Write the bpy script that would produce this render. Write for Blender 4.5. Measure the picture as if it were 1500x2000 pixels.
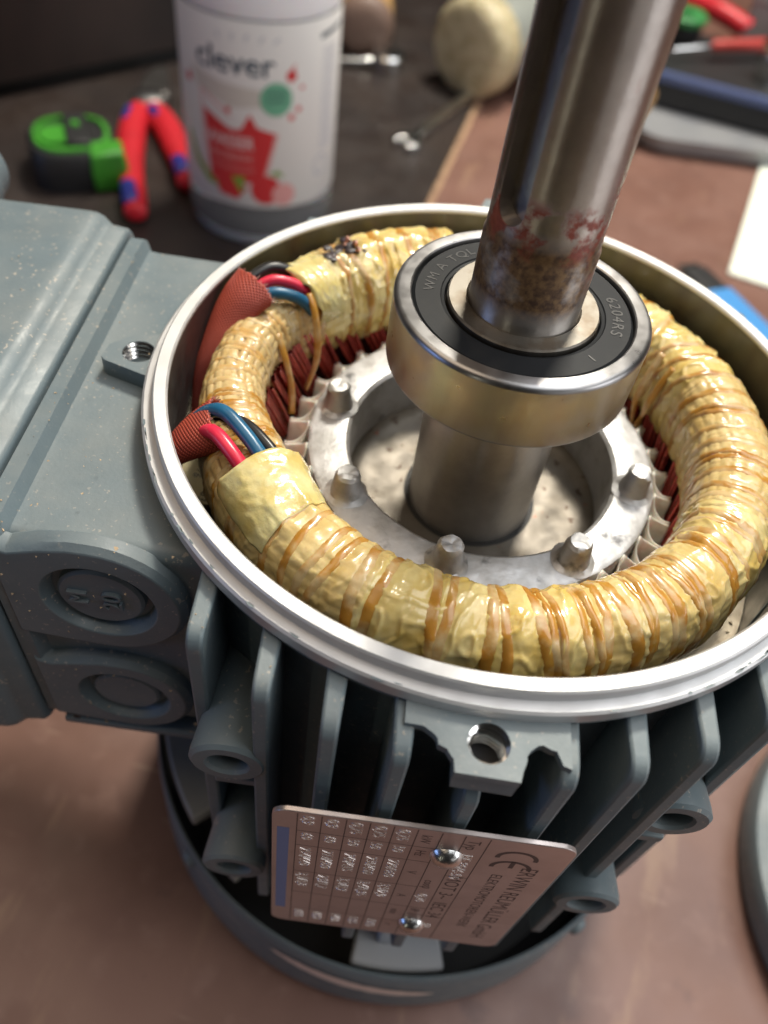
import bpy, bmesh, math, random
from math import sin, cos, pi, radians, sqrt, atan2, degrees, hypot
from mathutils import Vector, Matrix, noise
random.seed(7)
S = 0.001                      # all sizes below are millimetres
TABLE = 183.0                  # height of the rim plane (z = 0 in motor coordinates) above the bench
scene = bpy.context.scene
COL = scene.collection
for o in list(bpy.data.objects): bpy.data.objects.remove(o)

# ------------------------------------------------------------------ camera
FPX, CD, CH, YAW, PITCH, ROLL = 1606.54, 127.78, 106.68, -0.14486, 0.87391, 0.16774
f = Vector((sin(YAW)*cos(PITCH), cos(YAW)*cos(PITCH), -sin(PITCH)))
r = f.cross(Vector((0, 0, 1))).normalized(); u = r.cross(f)
r2 = r*cos(ROLL)+u*sin(ROLL); u2 = -r*sin(ROLL)+u*cos(ROLL)
cam = bpy.data.cameras.new('camera'); cam_o = bpy.data.objects.new('camera', cam); COL.objects.link(cam_o)
m = Matrix((r2, u2, -f)).transposed().to_4x4(); m.translation = Vector((0, -CD, CH+TABLE))*S
cam_o.matrix_world = m
cam.sensor_fit = 'VERTICAL'; cam.sensor_height = 24.0; cam.sensor_width = 18.0
cam.lens = FPX/2000*24.0
cam.clip_start = 0.01; cam.clip_end = 50
cam.dof.use_dof = True; cam.dof.focus_distance = 0.144; cam.dof.aperture_fstop = cam.lens/2.5
scene.camera = cam_o

# ------------------------------------------------------------------ world and lamps
w = bpy.data.worlds.new('World'); scene.world = w; w.use_nodes = True
w.node_tree.nodes['Background'].inputs[0].default_value = (1.0, 0.96, 0.9, 1)
w.node_tree.nodes['Background'].inputs[1].default_value = 0.010
scene.view_settings.view_transform = 'Standard'; scene.view_settings.look = 'None'
scene.view_settings.exposure = 0.14; scene.view_settings.gamma = 1.0

def lamp(name, az, el, dist, sx, sy, power, color, target=(0, 0, 150)):
    l = bpy.data.lights.new(name, 'AREA'); l.shape = 'RECTANGLE'; l.size = sx; l.size_y = sy
    l.energy = power; l.color = color
    o = bpy.data.objects.new(name, l); COL.objects.link(o)
    a, e = radians(az), radians(el)
    d = Vector((cos(a)*cos(e), sin(a)*cos(e), sin(e)))
    o.location = Vector(target)*S+d*dist
    o.rotation_euler = (-d).to_track_quat('-Z', 'Y').to_euler()
    return o
lamp('workshop_lamp', 87, 54, 1.3, 0.24, 0.20, 17.5, (1.0, 0.93, 0.80))
lamp('roof_window_light', 20, 66, 1.6, 1.5, 1.1, 15, (0.96, 0.98, 1.0))
lamp('side_window_light', -150, 10, 1.5, 0.5, 0.3, 1.9, (0.30, 0.48, 1.0))
lamp('right_window_light', -6, 16, 1.7, 1.0, 0.7, 8, (0.97, 0.98, 1.0), (-40, 60, 100))
lamp('left_fill_light', 185, 70, 1.6, 1.2, 1.0, 6.0, (1.0, 0.80, 0.60), (-60, 0, 100))  # added fill without a known source, lifts the dark bench at the left
lamp('low_window_light', -40, 5, 1.8, 0.8, 0.4, 1.1, (1.0, 0.97, 0.95))
lamp('doorway_light', -109, 5, 1.8, 0.07, 0.7, 0.55, (1.0, 0.97, 0.78))

# ------------------------------------------------------------------ node materials
class NT:
    def __init__(s, name):
        s.m = bpy.data.materials.new(name); s.m.use_nodes = True
        s.t = s.m.node_tree; s.b = s.t.nodes['Principled BSDF']; s._co = None
    def n(s, typ, **kw):
        x = s.t.nodes.new(typ)
        for k, v in kw.items():
            if hasattr(x, k): setattr(x, k, v)
            else: x.inputs[k.replace('_', ' ')].default_value = v
        return x
    def l(s, a, b): s.t.links.new(a, b)
    def co(s):
        if s._co is None:
            tc = s.n('ShaderNodeTexCoord'); oi = s.n('ShaderNodeObjectInfo')
            mu = s.n('ShaderNodeMath', operation='MULTIPLY'); s.l(oi.outputs['Random'], mu.inputs[0]); mu.inputs[1].default_value = 3.7
            ad = s.n('ShaderNodeVectorMath', operation='ADD'); s.l(tc.outputs['Object'], ad.inputs[0]); s.l(mu.outputs[0], ad.inputs[1])
            s._co = ad.outputs[0]
        return s._co
    def noise(s, size, detail=4, rough=0.55, scale=(1, 1, 1), raw=False):
        nz = s.n('ShaderNodeTexNoise'); nz.inputs['Scale'].default_value = 1000/size
        nz.inputs['Detail'].default_value = detail; nz.inputs['Roughness'].default_value = rough
        c = s.co()
        if scale != (1, 1, 1):
            mp = s.n('ShaderNodeMapping'); mp.inputs['Scale'].default_value = scale; s.l(c, mp.inputs[0]); c = mp.outputs[0]
        s.l(c, nz.inputs['Vector'])
        return nz.outputs['Fac']
    def ramp(s, fac, lo, hi, a=0.0, b=1.0):
        mr = s.n('ShaderNodeMapRange'); mr.clamp = True
        s.l(fac, mr.inputs['Value'])
        for k, v in (('From Min', lo), ('From Max', hi), ('To Min', a), ('To Max', b)): mr.inputs[k].default_value = v
        return mr.outputs[0]
    def math(s, op, a, b):
        x = s.n('ShaderNodeMath', operation=op)
        for i, v in enumerate((a, b)):
            if isinstance(v, (int, float)): x.inputs[i].default_value = v
            else: s.l(v, x.inputs[i])
        return x.outputs[0]
    def mix(s, fac, a, b):
        x = s.n('ShaderNodeMix', data_type='RGBA')
        if isinstance(fac, (int, float)): x.inputs[0].default_value = fac
        else: s.l(fac, x.inputs[0])
        for i, v in ((6, a), (7, b)):
            if isinstance(v, tuple): x.inputs[i].default_value = (*v, 1)
            else: s.l(v, x.inputs[i])
        return x.outputs[2]
    def bump(s, h, strength, dist=0.3, prev=None):
        b = s.n('ShaderNodeBump'); b.inputs['Strength'].default_value = strength; b.inputs['Distance'].default_value = dist*S
        s.l(h, b.inputs['Height'])
        if prev: s.l(prev, b.inputs['Normal'])
        return b.outputs[0]

def M(name, base, rough=0.5, metal=0.0, layers=(), bumps=(), rvar=None, aniso=0.0, spec=0.5, coat=0.0, trans=0.0, sss=0.0, sheen=0.0, ior=1.5, alpha=1.0):
    """layers: (size, lo, hi, colour[, amount[, detail[, axis scale]]]); bumps: (size, strength, depth[, axis scale])"""
    t = NT(name); b = t.b; c = base
    b.inputs['Base Color'].default_value = (*base, 1)
    for L in layers:
        size, lo, hi, colr = L[:4]; amt = L[4] if len(L) > 4 else 1.0; det = L[5] if len(L) > 5 else 5
        sc = L[6] if len(L) > 6 else (1, 1, 1)
        fac = t.ramp(t.noise(size, det, scale=sc), lo, hi, 0, amt)
        c = t.mix(fac, c, colr)
    if layers: t.l(c, b.inputs['Base Color'])
    b.inputs['Roughness'].default_value = rough; b.inputs['Metallic'].default_value = metal
    if rvar: t.l(t.ramp(t.noise(rvar[0], 5), 0.3, 0.7, rvar[1], rvar[2]), b.inputs['Roughness'])
    nrm = None
    for B in bumps: nrm = t.bump(t.noise(B[0], 3, scale=B[3] if len(B) > 3 else (1, 1, 1)), B[1], B[2], nrm)
    if nrm: t.l(nrm, b.inputs['Normal'])
    if aniso:
        tg = t.n('ShaderNodeTangent', direction_type='RADIAL', axis='Z'); t.l(tg.outputs[0], b.inputs['Tangent'])
        b.inputs['Anisotropic'].default_value = aniso; b.inputs['Anisotropic Rotation'].default_value = 0.25
    b.inputs['Specular IOR Level'].default_value = spec; b.inputs['Coat Weight'].default_value = coat
    b.inputs['Coat Roughness'].default_value = 0.12
    b.inputs['Transmission Weight'].default_value = trans; b.inputs['IOR'].default_value = ior
    b.inputs['Subsurface Weight'].default_value = sss; b.inputs['Subsurface Scale'].default_value = 0.002
    b.inputs['Alpha'].default_value = alpha
    t.m['_'] = 1
    return t.m

def paint_mat():
    t = NT('blue_grey_paint'); b = t.b
    c = t.mix(t.ramp(t.noise(22, 4), 0.35, 0.7), (0.124, 0.165, 0.185), (0.155, 0.196, 0.213))
    geo = t.n('ShaderNodeNewGeometry'); sep = t.n('ShaderNodeSeparateXYZ'); t.l(geo.outputs['True Normal'], sep.inputs[0])
    up = t.ramp(sep.outputs['Z'], 0.3, 0.9)
    film = t.math('MULTIPLY', up, t.ramp(t.noise(18, 6), 0.38, 0.66, 0, 0.4))          # settled dust
    c = t.mix(film, c, (0.26, 0.27, 0.255))
    sp = t.math('MULTIPLY', t.ramp(t.noise(1.1, 2), 0.64, 0.70), t.ramp(t.noise(25, 3), 0.40, 0.62, 0.1, 1.0))
    c = t.mix(t.math('MULTIPLY', sp, 0.75), c, (0.45, 0.40, 0.33))                            # grains and chips
    t.l(c, b.inputs['Base Color'])
    t.l(t.ramp(t.noise(6, 4), 0.3, 0.7, 0.38, 0.56), b.inputs['Roughness'])
    b.inputs['Specular IOR Level'].default_value = 0.5
    n1 = t.bump(t.noise(0.8, 3), 0.30, 0.14); n2 = t.bump(t.noise(6, 4), 0.16, 0.5, n1)
    t.l(n2, b.inputs['Normal'])
    return t.m
PAINT = paint_mat()

def shaft_mat():
    t = NT('ground_shaft_steel'); b = t.b
    sep = t.n('ShaderNodeSeparateXYZ'); tc = t.n('ShaderNodeTexCoord'); t.l(tc.outputs['Object'], sep.inputs[0])
    z = sep.outputs['Z']                       # metres above the rotor base (33 mm below rim plane)
    def band(z0, z1, s):                        # 1 inside [z0, z1] mm, soft s
        a = t.ramp(z, (z0-s+33)*S, (z0+s+33)*S); c_ = t.ramp(z, (z1-s+33)*S, (z1+s+33)*S, 1, 0)
        return t.math('MULTIPLY', a, c_)
    n_big = t.noise(11, 6, 0.6); n_mid = t.noise(5, 6, 0.65); n_f = t.noise(1.2, 4)
    steel = t.mix(t.ramp(n_mid, 0.35, 0.7), (0.46, 0.43, 0.40), (0.56, 0.53, 0.49))
    # brown grease / rust film on the seat above the bearing
    rust = t.math('MULTIPLY', band(23.5, 37.5, 2.0), t.ramp(n_big, 0.28, 0.50))
    c = t.mix(rust, steel, t_rust := t.mix(t.ramp(n_f, 0.35, 0.65), (0.075, 0.04, 0.025), (0.22, 0.13, 0.06)))
    # red lead paint smears
    redm = t.math('MULTIPLY', band(34.5, 43.5, 1.2), t.ramp(t.noise(6.5, 7, 0.65), 0.47, 0.55))
    red2 = t.math('MULTIPLY', t.ramp(sep.outputs['X'], 6.6*S, 8.8*S), t.math('MULTIPLY', band(30, 53, 4), t.ramp(n_mid, 0.46, 0.54)))
    red3 = t.math('MULTIPLY', t.ramp(sep.outputs['X'], 5.0*S, 8.0*S), t.math('MULTIPLY', band(58, 76, 2), t.ramp(t.noise(5.5, 6, 0.6), 0.58, 0.62)))
    vl = t.n('ShaderNodeVectorMath', operation='LENGTH'); cx = t.n('ShaderNodeCombineXYZ')
    t.l(sep.outputs['X'], cx.inputs[0]); t.l(sep.outputs['Y'], cx.inputs[1]); t.l(cx.outputs[0], vl.inputs[0])
    skin = t.ramp(vl.outputs['Value'], 9.3*S, 9.6*S)                     # stains sit on the turned surface, not in the keyway
    rm = t.math('MULTIPLY', skin, t.math('MAXIMUM', t.math('MAXIMUM', redm, red2), red3))
    c = t.mix(rm, c, t.mix(t.ramp(n_f, 0.3, 0.7), (0.20, 0.035, 0.02), (0.32, 0.07, 0.045)))
    t.l(c, b.inputs['Base Color'])
    cover = t.math('MAXIMUM', rm, t.math('MULTIPLY', rust, 0.7))
    t.l(t.ramp(cover, 0, 1, 1, 0.0), b.inputs['Metallic'])
    t.l(t.ramp(cover, 0, 1, 0.35, 0.55), b.inputs['Roughness'])
    tg = t.n('ShaderNodeTangent', direction_type='RADIAL', axis='Z'); t.l(tg.outputs[0], b.inputs['Tangent'])
    b.inputs['Anisotropic'].default_value = 0.85; b.inputs['Anisotropic Rotation'].default_value = 0.25
    t.l(t.bump(n_f, 0.25, 0.15, t.bump(t.noise(1.4, 2, scale=(0.15, 0.15, 6)), 0.08, 0.05)), b.inputs['Normal'])
    return t.m
SHAFT = shaft_mat()

def weave_mat(name, base, dark, thread_u, thread_v):
    t = NT(name); b = t.b
    uv = t.n('ShaderNodeUVMap'); mp = t.n('ShaderNodeMapping'); t.l(uv.outputs[0], mp.inputs[0])
    mp.inputs['Scale'].default_value = (thread_u, thread_v, 1); mp.inputs['Rotation'].default_value = (0, 0, radians(45))
    sp = t.n('ShaderNodeSeparateXYZ'); t.l(mp.outputs[0], sp.inputs[0])
    sx = t.math('ABSOLUTE', t.math('SINE', sp.outputs[0], 0), 0); sy = t.math('ABSOLUTE', t.math('SINE', sp.outputs[1], 0), 0)
    h = t.math('MULTIPLY', sx, sy)
    c = t.mix(t.ramp(h, 0.05, 0.6), dark, base)
    c = t.mix(t.ramp(t.noise(7, 4), 0.45, 0.7, 0, 0.5), c, dark)
    t.l(c, b.inputs['Base Color']); b.inputs['Roughness'].default_value = 0.5
    t.l(t.bump(h, 0.7, 0.25), b.inputs['Normal'])
    return t.m
SLEEVE = weave_mat('red_glass_fibre_sleeve', (0.50, 0.085, 0.045), (0.30, 0.035, 0.022), 250, 250)

def winding_mat():
    t = NT('varnished_winding_tape'); b = t.b
    at = t.n('ShaderNodeAttribute', attribute_name='film'); film = at.outputs['Fac']
    cloth = t.mix(t.ramp(t.noise(3.2, 5), 0.35, 0.68), (0.58, 0.39, 0.15), (0.70, 0.54, 0.27))
    cloth = t.mix(t.ramp(t.noise(1.0, 3), 0.60, 0.72, 0, 0.6), cloth, (0.36, 0.18, 0.05))
    fl = t.mix(t.ramp(t.noise(7, 4), 0.35, 0.68), (0.66, 0.47, 0.13), (0.79, 0.66, 0.31))
    fl = t.mix(t.ramp(t.noise(4, 3), 0.66, 0.78, 0, 0.5), fl, (0.60, 0.60, 0.36))
    fl = t.mix(t.ramp(t.noise(2.4, 5), 0.66, 0.78, 0, 0.55), fl, (0.42, 0.20, 0.04))
    ga = t.n('ShaderNodeAttribute', attribute_name='gap')
    cloth = t.mix(t.math('MULTIPLY', ga.outputs['Fac'], 0.85), cloth, (0.20, 0.09, 0.02))
    c = t.mix(film, cloth, fl)
    bu = t.n('ShaderNodeAttribute', attribute_name='burn')
    c = t.mix(t.math('MULTIPLY', bu.outputs['Fac'], t.ramp(t.noise(2.2, 5, 0.7), 0.36, 0.56)), c, (0.045, 0.02, 0.015))
    t.l(c, b.inputs['Base Color'])
    t.l(t.ramp(film, 0, 1, 0.40, 0.20), b.inputs['Roughness'])
    b.inputs['Coat Weight'].default_value = 0.5; b.inputs['Coat Roughness'].default_value = 0.10
    b.inputs['Subsurface Weight'].default_value = 0.12; b.inputs['Subsurface Scale'].default_value = 0.0015
    b.inputs['Subsurface Radius'].default_value = (1, 0.55, 0.2)
    t.l(t.bump(t.noise(1.7, 4), 0.16, 0.35), b.inputs['Normal'])
    return t.m
WIND = winding_mat()

CORD = M('amber_lacing_cord', (0.54, 0.28, 0.045), 0.30, layers=[(5, 0.35, 0.65, (0.43, 0.185, 0.022), 0.9), (6, 0.46, 0.64, (0.70, 0.55, 0.30), 0.8)],  # pale noise layer stands in for reflections on the cords
         bumps=[(0.6, 0.12, 0.12)], coat=0.6, sss=0.12)
STRAW = M('straw_lacing_cord', (0.66, 0.48, 0.22), 0.34, layers=[(5, 0.4, 0.65, (0.58, 0.33, 0.09), 0.9), (3, 0.55, 0.7, (0.74, 0.64, 0.48), 0.7)], bumps=[(0.6, 0.15, 0.12)], coat=0.3, sss=0.1)
ALU = M('machined_aluminium', (0.62, 0.62, 0.62), 0.48, 0.8, layers=[(9, 0.5, 0.75, (0.53, 0.525, 0.515), 0.6), (1.6, 0.72, 0.77, (0.40, 0.40, 0.40), 0.6)],
        rvar=(5, 0.48, 0.62), bumps=[(1.2, 0.06, 0.08)])
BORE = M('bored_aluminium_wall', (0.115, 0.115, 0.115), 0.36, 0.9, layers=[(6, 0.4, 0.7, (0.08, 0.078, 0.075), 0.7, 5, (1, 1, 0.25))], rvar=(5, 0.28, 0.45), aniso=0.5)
CAST = M('cast_aluminium', (0.56, 0.56, 0.565), 0.47, 0.88,
         layers=[(7, 0.44, 0.64, (0.38, 0.375, 0.365), 0.85), (5.2, 0.60, 0.72, (0.09, 0.09, 0.095), 0.8, 10), (1.0, 0.72, 0.77, (0.12, 0.10, 0.09), 0.8)],
         rvar=(4, 0.42, 0.66), bumps=[(2.5, 0.35, 0.4), (0.7, 0.2, 0.1)])
LAM = M('rotor_end_face', (0.155, 0.14, 0.12), 0.48, 0.8, layers=[(8, 0.45, 0.65, (0.11, 0.095, 0.075), 0.7), (3.0, 0.62, 0.67, (0.05, 0.03, 0.02), 0.9), (3.6, 0.68, 0.72, (0.22, 0.05, 0.02), 0.7)],
        rvar=(5, 0.42, 0.60), bumps=[(2, 0.06, 0.15)])
RACE = M('inner_race_steel', (0.21, 0.195, 0.17), 0.46, 0.9, layers=[(4, 0.42, 0.66, (0.13, 0.10, 0.07), 0.8)], rvar=(3, 0.36, 0.52))
BEAR = M('bearing_steel', (0.36, 0.355, 0.36), 0.36, 1.0, layers=[(5, 0.45, 0.75, (0.27, 0.26, 0.25), 0.7, 6, (1, 1, 0.22)), (1.2, 0.70, 0.75, (0.2, 0.16, 0.12), 0.6)],
         rvar=(4, 0.27, 0.40), aniso=0.6)
SEAL = M('black_rubber_seal', (0.016, 0.018, 0.021), 0.5, spec=0.16, layers=[(6, 0.5, 0.75, (0.03, 0.03, 0.03), 0.7), (0.7, 0.74, 0.78, (0.25, 0.24, 0.22), 0.6)], bumps=[(0.8, 0.12, 0.08)])
SEALTXT = M('seal_lettering_rubber', (0.028, 0.028, 0.03), 0.36)
BLACKGAP = M('dark_gap', (0.012, 0.011, 0.010), 0.6)
STEELCORE = M('stator_lamination_steel', (0.30, 0.26, 0.20), 0.42, 0.8, layers=[(4, 0.5, 0.7, (0.12, 0.09, 0.06), 0.7)], bumps=[(1.5, 0.2, 0.2)])
COPPER = M('enamelled_copper_wire', (0.46, 0.06, 0.045), 0.26, 0.7, layers=[(3, 0.45, 0.65, (0.22, 0.022, 0.02), 0.8)], coat=0.6)
PAPER = M('slot_insulation_paper', (0.80, 0.79, 0.72), 0.45, layers=[(4, 0.45, 0.7, (0.55, 0.50, 0.40), 0.7)], sss=0.15)
REDW = M('red_wire_insulation', (0.74, 0.03, 0.075), 0.30, layers=[(6, 0.55, 0.7, (0.60, 0.02, 0.05), 0.6)], bumps=[(3, 0.1, 0.2)])
BLUEW = M('blue_wire_insulation', (0.018, 0.125, 0.24), 0.32, layers=[(6, 0.5, 0.7, (0.012, 0.08, 0.16), 0.7), (1.3, 0.73, 0.77, (0.3, 0.4, 0.45), 0.5)], bumps=[(3, 0.1, 0.2)])
BLACKW = M('black_wire_insulation', (0.018, 0.018, 0.02), 0.33, bumps=[(3, 0.1, 0.2)])
CHAR = M('charred_varnish', (0.022, 0.017, 0.02), 0.35, layers=[(1.5, 0.45, 0.6, (0.07, 0.045, 0.05), 0.8)], bumps=[(0.8, 0.6, 0.4)])
COPPERBARE = M('bare_copper_bead', (0.72, 0.40, 0.30), 0.28, 1.0)
STICKER = M('yellow_sticker', (0.62, 0.52, 0.26), 0.5)
INK = M('black_ink', (0.015, 0.013, 0.013), 0.5)
PLATE = M('nameplate_aluminium', (0.62, 0.55, 0.53), 0.36, 0.85, layers=[(12, 0.4, 0.7, (0.52, 0.45, 0.43), 0.7), (0.7, 0.74, 0.78, (0.8, 0.78, 0.74), 0.6)], rvar=(6, 0.3, 0.42))
PLATEINK = M('nameplate_dark_print', (0.055, 0.04, 0.04), 0.4)
STAMP = M('stamped_bright_metal', (0.92, 0.91, 0.89), 0.25, 0.9)
PLATEBLUE = M('nameplate_blue_print', (0.13, 0.19, 0.38), 0.4)
ZINC = M('zinc_plated_steel', (0.66, 0.66, 0.65), 0.27, 1.0, layers=[(1.6, 0.5, 0.7, (0.40, 0.39, 0.37), 0.7)], bumps=[(1.2, 0.35, 0.25)])
THREAD = M('bright_threaded_metal', (0.86, 0.85, 0.83), 0.16, 1.0)
DARKIN = M('fan_cowl_inside_black', (0.02, 0.02, 0.022), 0.6)
GREYCAST = M('grey_primed_casting', (0.30, 0.30, 0.27), 0.5, layers=[(10, 0.4, 0.7, (0.25, 0.25, 0.22), 0.7)], bumps=[(2, 0.1, 0.15)])
LITCAST = M('lit_shield_casting', (0.55, 0.57, 0.6), 0.4)  # same shield casting, its brighter lit tone put into the colour
CRUMB = M('wood_and_brass_crumbs', (0.46, 0.34, 0.21), 0.6)

# ------------------------------------------------------------------ mesh helpers (mm in, metres out)
class MB:
    def __init__(s): s.v = []; s.f = []; s.uv = None
    def add(s, v, f):
        k = len(s.v); s.v += [tuple(p) for p in v]; s.f += [tuple(i+k for i in q) for q in f]; return s
    def lathe(s, prof, n=96, closed=False, cx=0, cy=0, a0=0, a1=2*pi):
        full = abs(a1-a0-2*pi) < 1e-6; m_ = n if full else n+1; P = len(prof)
        v = [(cx+R*cos(a0+(a1-a0)*i/n), cy+R*sin(a0+(a1-a0)*i/n), z) for i in range(m_) for R, z in prof]
        q = []
        for i in range(n):
            j = (i+1) % m_
            for k in range(P if closed else P-1):
                l_ = (k+1) % P
                q.append((i*P+k, j*P+k, j*P+l_, i*P+l_))
        return s.add(v, q)
    def box(s, x0, x1, y0, y1, z0, z1):
        v = [(x, y, z) for x in (x0, x1) for y in (y0, y1) for z in (z0, z1)]
        return s.add(v, [(0, 1, 3, 2), (4, 6, 7, 5), (0, 4, 5, 1), (2, 3, 7, 6), (0, 2, 6, 4), (1, 5, 7, 3)])
    def loft(s, rings, cap0=True, cap1=True, close=True):
        n = len(rings[0]); v = [p for R in rings for p in R]; q = []
        for i in range(len(rings)-1):
            for k in range(n if close else n-1):
                l_ = (k+1) % n; q.append((i*n+k, i*n+l_, (i+1)*n+l_, (i+1)*n+k))
        if cap0: q.append(tuple(range(n-1, -1, -1)))
        if cap1: q.append(tuple((len(rings)-1)*n+k for k in range(n)))
        return s.add(v, q)
    def tube(s, pts, rad, n=12, caps=True, flat=None, up=(0, 0, 1)):
        """rad: number or list; flat: ratio of the second axis (number or list)"""
        P = [Vector(p) for p in pts]; N = len(P); rings = []
        U = Vector(up)
        for i in range(N):
            t = (P[min(i+1, N-1)]-P[max(i-1, 0)]).normalized()
            a = t.cross(U)
            a = a.normalized() if a.length > 1e-4 else t.orthogonal().normalized()
            b = a.cross(t).normalized()
            R = rad[i] if isinstance(rad, (list, tuple)) else rad
            fl = 1.0 if flat is None else (flat[i] if isinstance(flat, (list, tuple)) else flat)
            rings.append([tuple(P[i]+a*(R*cos(2*pi*k/n))+b*(R*fl*sin(2*pi*k/n))) for k in range(n)])
        return s.loft(rings, caps, caps)
    def prism(s, poly, fn0, fn1):
        n = len(poly); return s.add([fn0(*p) for p in poly]+[fn1(*p) for p in poly],
            [tuple(range(n-1, -1, -1)), tuple(range(n, 2*n))]+[(k, (k+1) % n, n+(k+1) % n, n+k) for k in range(n)])
    def xform(s, fn): s.v = [tuple(fn(Vector(p))) for p in s.v]; return s

def mesh(name, mb, mat, zoff=0.0, sharp=35, smooth=True, fix=True):
    me = bpy.data.meshes.new(name)
    me.from_pydata([(x*S, y*S, (z+zoff)*S) for x, y, z in mb.v], [], mb.f)
    if fix:
        b = bmesh.new(); b.from_mesh(me); bmesh.ops.recalc_face_normals(b, faces=b.faces); b.to_mesh(me); b.free()
    me.materials.append(mat)
    if smooth:
        me.polygons.foreach_set('use_smooth', [True]*len(me.polygons))
        if sharp < 180: me.set_sharp_from_angle(angle=radians(sharp))
    me.update(); return me
def obj(name, mb, mat, parent=None, zoff=0.0, sharp=35, bevel=0.0, seg=2, solid=0.0, fix=True, smooth=True):
    me = mesh(name, mb, mat, zoff, sharp, smooth, fix) if isinstance(mb, MB) else mb
    o = bpy.data.objects.new(name, me); COL.objects.link(o)
    if parent: o.parent = parent
    if solid:
        d = o.modifiers.new('thickness', 'SOLIDIFY'); d.thickness = solid*S; d.offset = -1
    if bevel:
        d = o.modifiers.new('edge', 'BEVEL'); d.width = bevel*S; d.segments = seg; d.limit_method = 'ANGLE'; d.angle_limit = radians(40); d.harden_normals = False
    return o
def copy(o, parent, rotz=0.0, loc=None):
    c = o.copy(); COL.objects.link(c); c.parent = parent
    c.rotation_euler = (0, 0, rotz)
    if loc is not None: c.location = loc
    return c
def thing(name, label, cat, loc=(0, 0, 0), rotz=0.0, group=None):
    o = bpy.data.objects.new(name, None); COL.objects.link(o); o.empty_display_size = 0.02
    o.location = Vector(loc)*S; o.rotation_euler = (0, 0, rotz)
    return tag(o, label, cat, group)
def tag(o, label, cat, group=None):
    o['label'] = label; o['category'] = cat
    if group: o['group'] = group
    return o
def structure(o): o['kind'] = 'structure'; return o
def rrect(w0, w1, h0, h1, rad, n=6):
    """rounded rectangle outline in (a, b)"""
    out = []
    for cx, cy, a0 in ((w1-rad, h1-rad, 0), (w0+rad, h1-rad, 90), (w0+rad, h0+rad, 180), (w1-rad, h0+rad, 270)):
        out += [(cx+rad*cos(radians(a0+90*i/n)), cy+rad*sin(radians(a0+90*i/n))) for i in range(n+1)]
    return out
def rdisc(cx, cy, R, n): return [(cx+R*cos(2*pi*i/n), cy+R*sin(2*pi*i/n)) for i in range(n)]
def smooth_path(pts, n=8):
    P = [Vector(p) for p in pts]; out = []
    for i in range(len(P)-1):
        p0, p1, p2, p3 = P[max(i-1, 0)], P[i], P[i+1], P[min(i+2, len(P)-1)]
        for k in range(n):
            t = k/n
            out.append(0.5*((2*p1)+(-p0+p2)*t+(2*p0-5*p1+4*p2-p3)*t*t+(-p0+3*p1-3*p2+p3)*t**3))
    return out+[P[-1]]
_txt = {}
def text(body, size, sub=0):
    """flat lettering as (verts2d, faces); origin at the left end of the base line, size = mm letter body"""
    key = (body, sub)
    if key not in _txt:
        cu = bpy.data.curves.new('t', 'FONT'); cu.body = body; cu.size = 1.0; cu.resolution_u = 4
        o = bpy.data.objects.new('t', cu); COL.objects.link(o)
        bpy.context.view_layer.update()
        me = bpy.data.meshes.new_from_object(o.evaluated_get(bpy.context.evaluated_depsgraph_get()))
        b = bmesh.new(); b.from_mesh(me)
        if sub: bmesh.ops.triangulate(b, faces=b.faces); bmesh.ops.subdivide_edges(b, edges=b.edges, cuts=sub)
        b.verts.index_update()
        _txt[key] = ([(p.co.x, p.co.y) for p in b.verts], [tuple(q.index for q in fc.verts) for fc in b.faces])
        b.free(); bpy.data.objects.remove(o); bpy.data.curves.remove(cu); bpy.data.meshes.remove(me)
    v, fc = _txt[key]
    return [(x*size, y*size) for x, y in v], fc
def text_w(body, size): return max([x for x, y in text(body, size)[0]], default=size*0.35)
def embossed(mb, body, size, fn, h):
    """lettering with a top face and sides; fn(a, b, height) -> point"""
    v, fc = text(body, size)
    n = len(v); k = len(mb.v)
    mb.v += [fn(a, b, h) for a, b in v]+[fn(a, b, 0) for a, b in v]
    cnt = {}
    for q in fc:
        mb.f.append(tuple(i+k for i in q))
        for i in range(len(q)):
            e = (q[i], q[(i+1) % len(q)]); cnt[e] = 1
    for a, b in cnt:
        if (b, a) not in cnt: mb.f.append((a+k, b+k, b+k+n, a+k+n))
    return mb
def boolean(o, cutters, op='DIFFERENCE'):
    for c in cutters:
        d = o.modifiers.new('cut', 'BOOLEAN'); d.operation = op; d.object = c; d.solver = 'EXACT'
    bpy.context.view_layer.update()
    me = bpy.data.meshes.new_from_object(o.evaluated_get(bpy.context.evaluated_depsgraph_get()))
    o.modifiers.clear(); old = o.data; o.data = me
    for c in cutters:
        cm = c.data; bpy.data.objects.remove(c); bpy.data.meshes.remove(cm)
    me.polygons.foreach_set('use_smooth', [True]*len(me.polygons)); me.set_sharp_from_angle(angle=radians(35))
    return o

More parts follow.
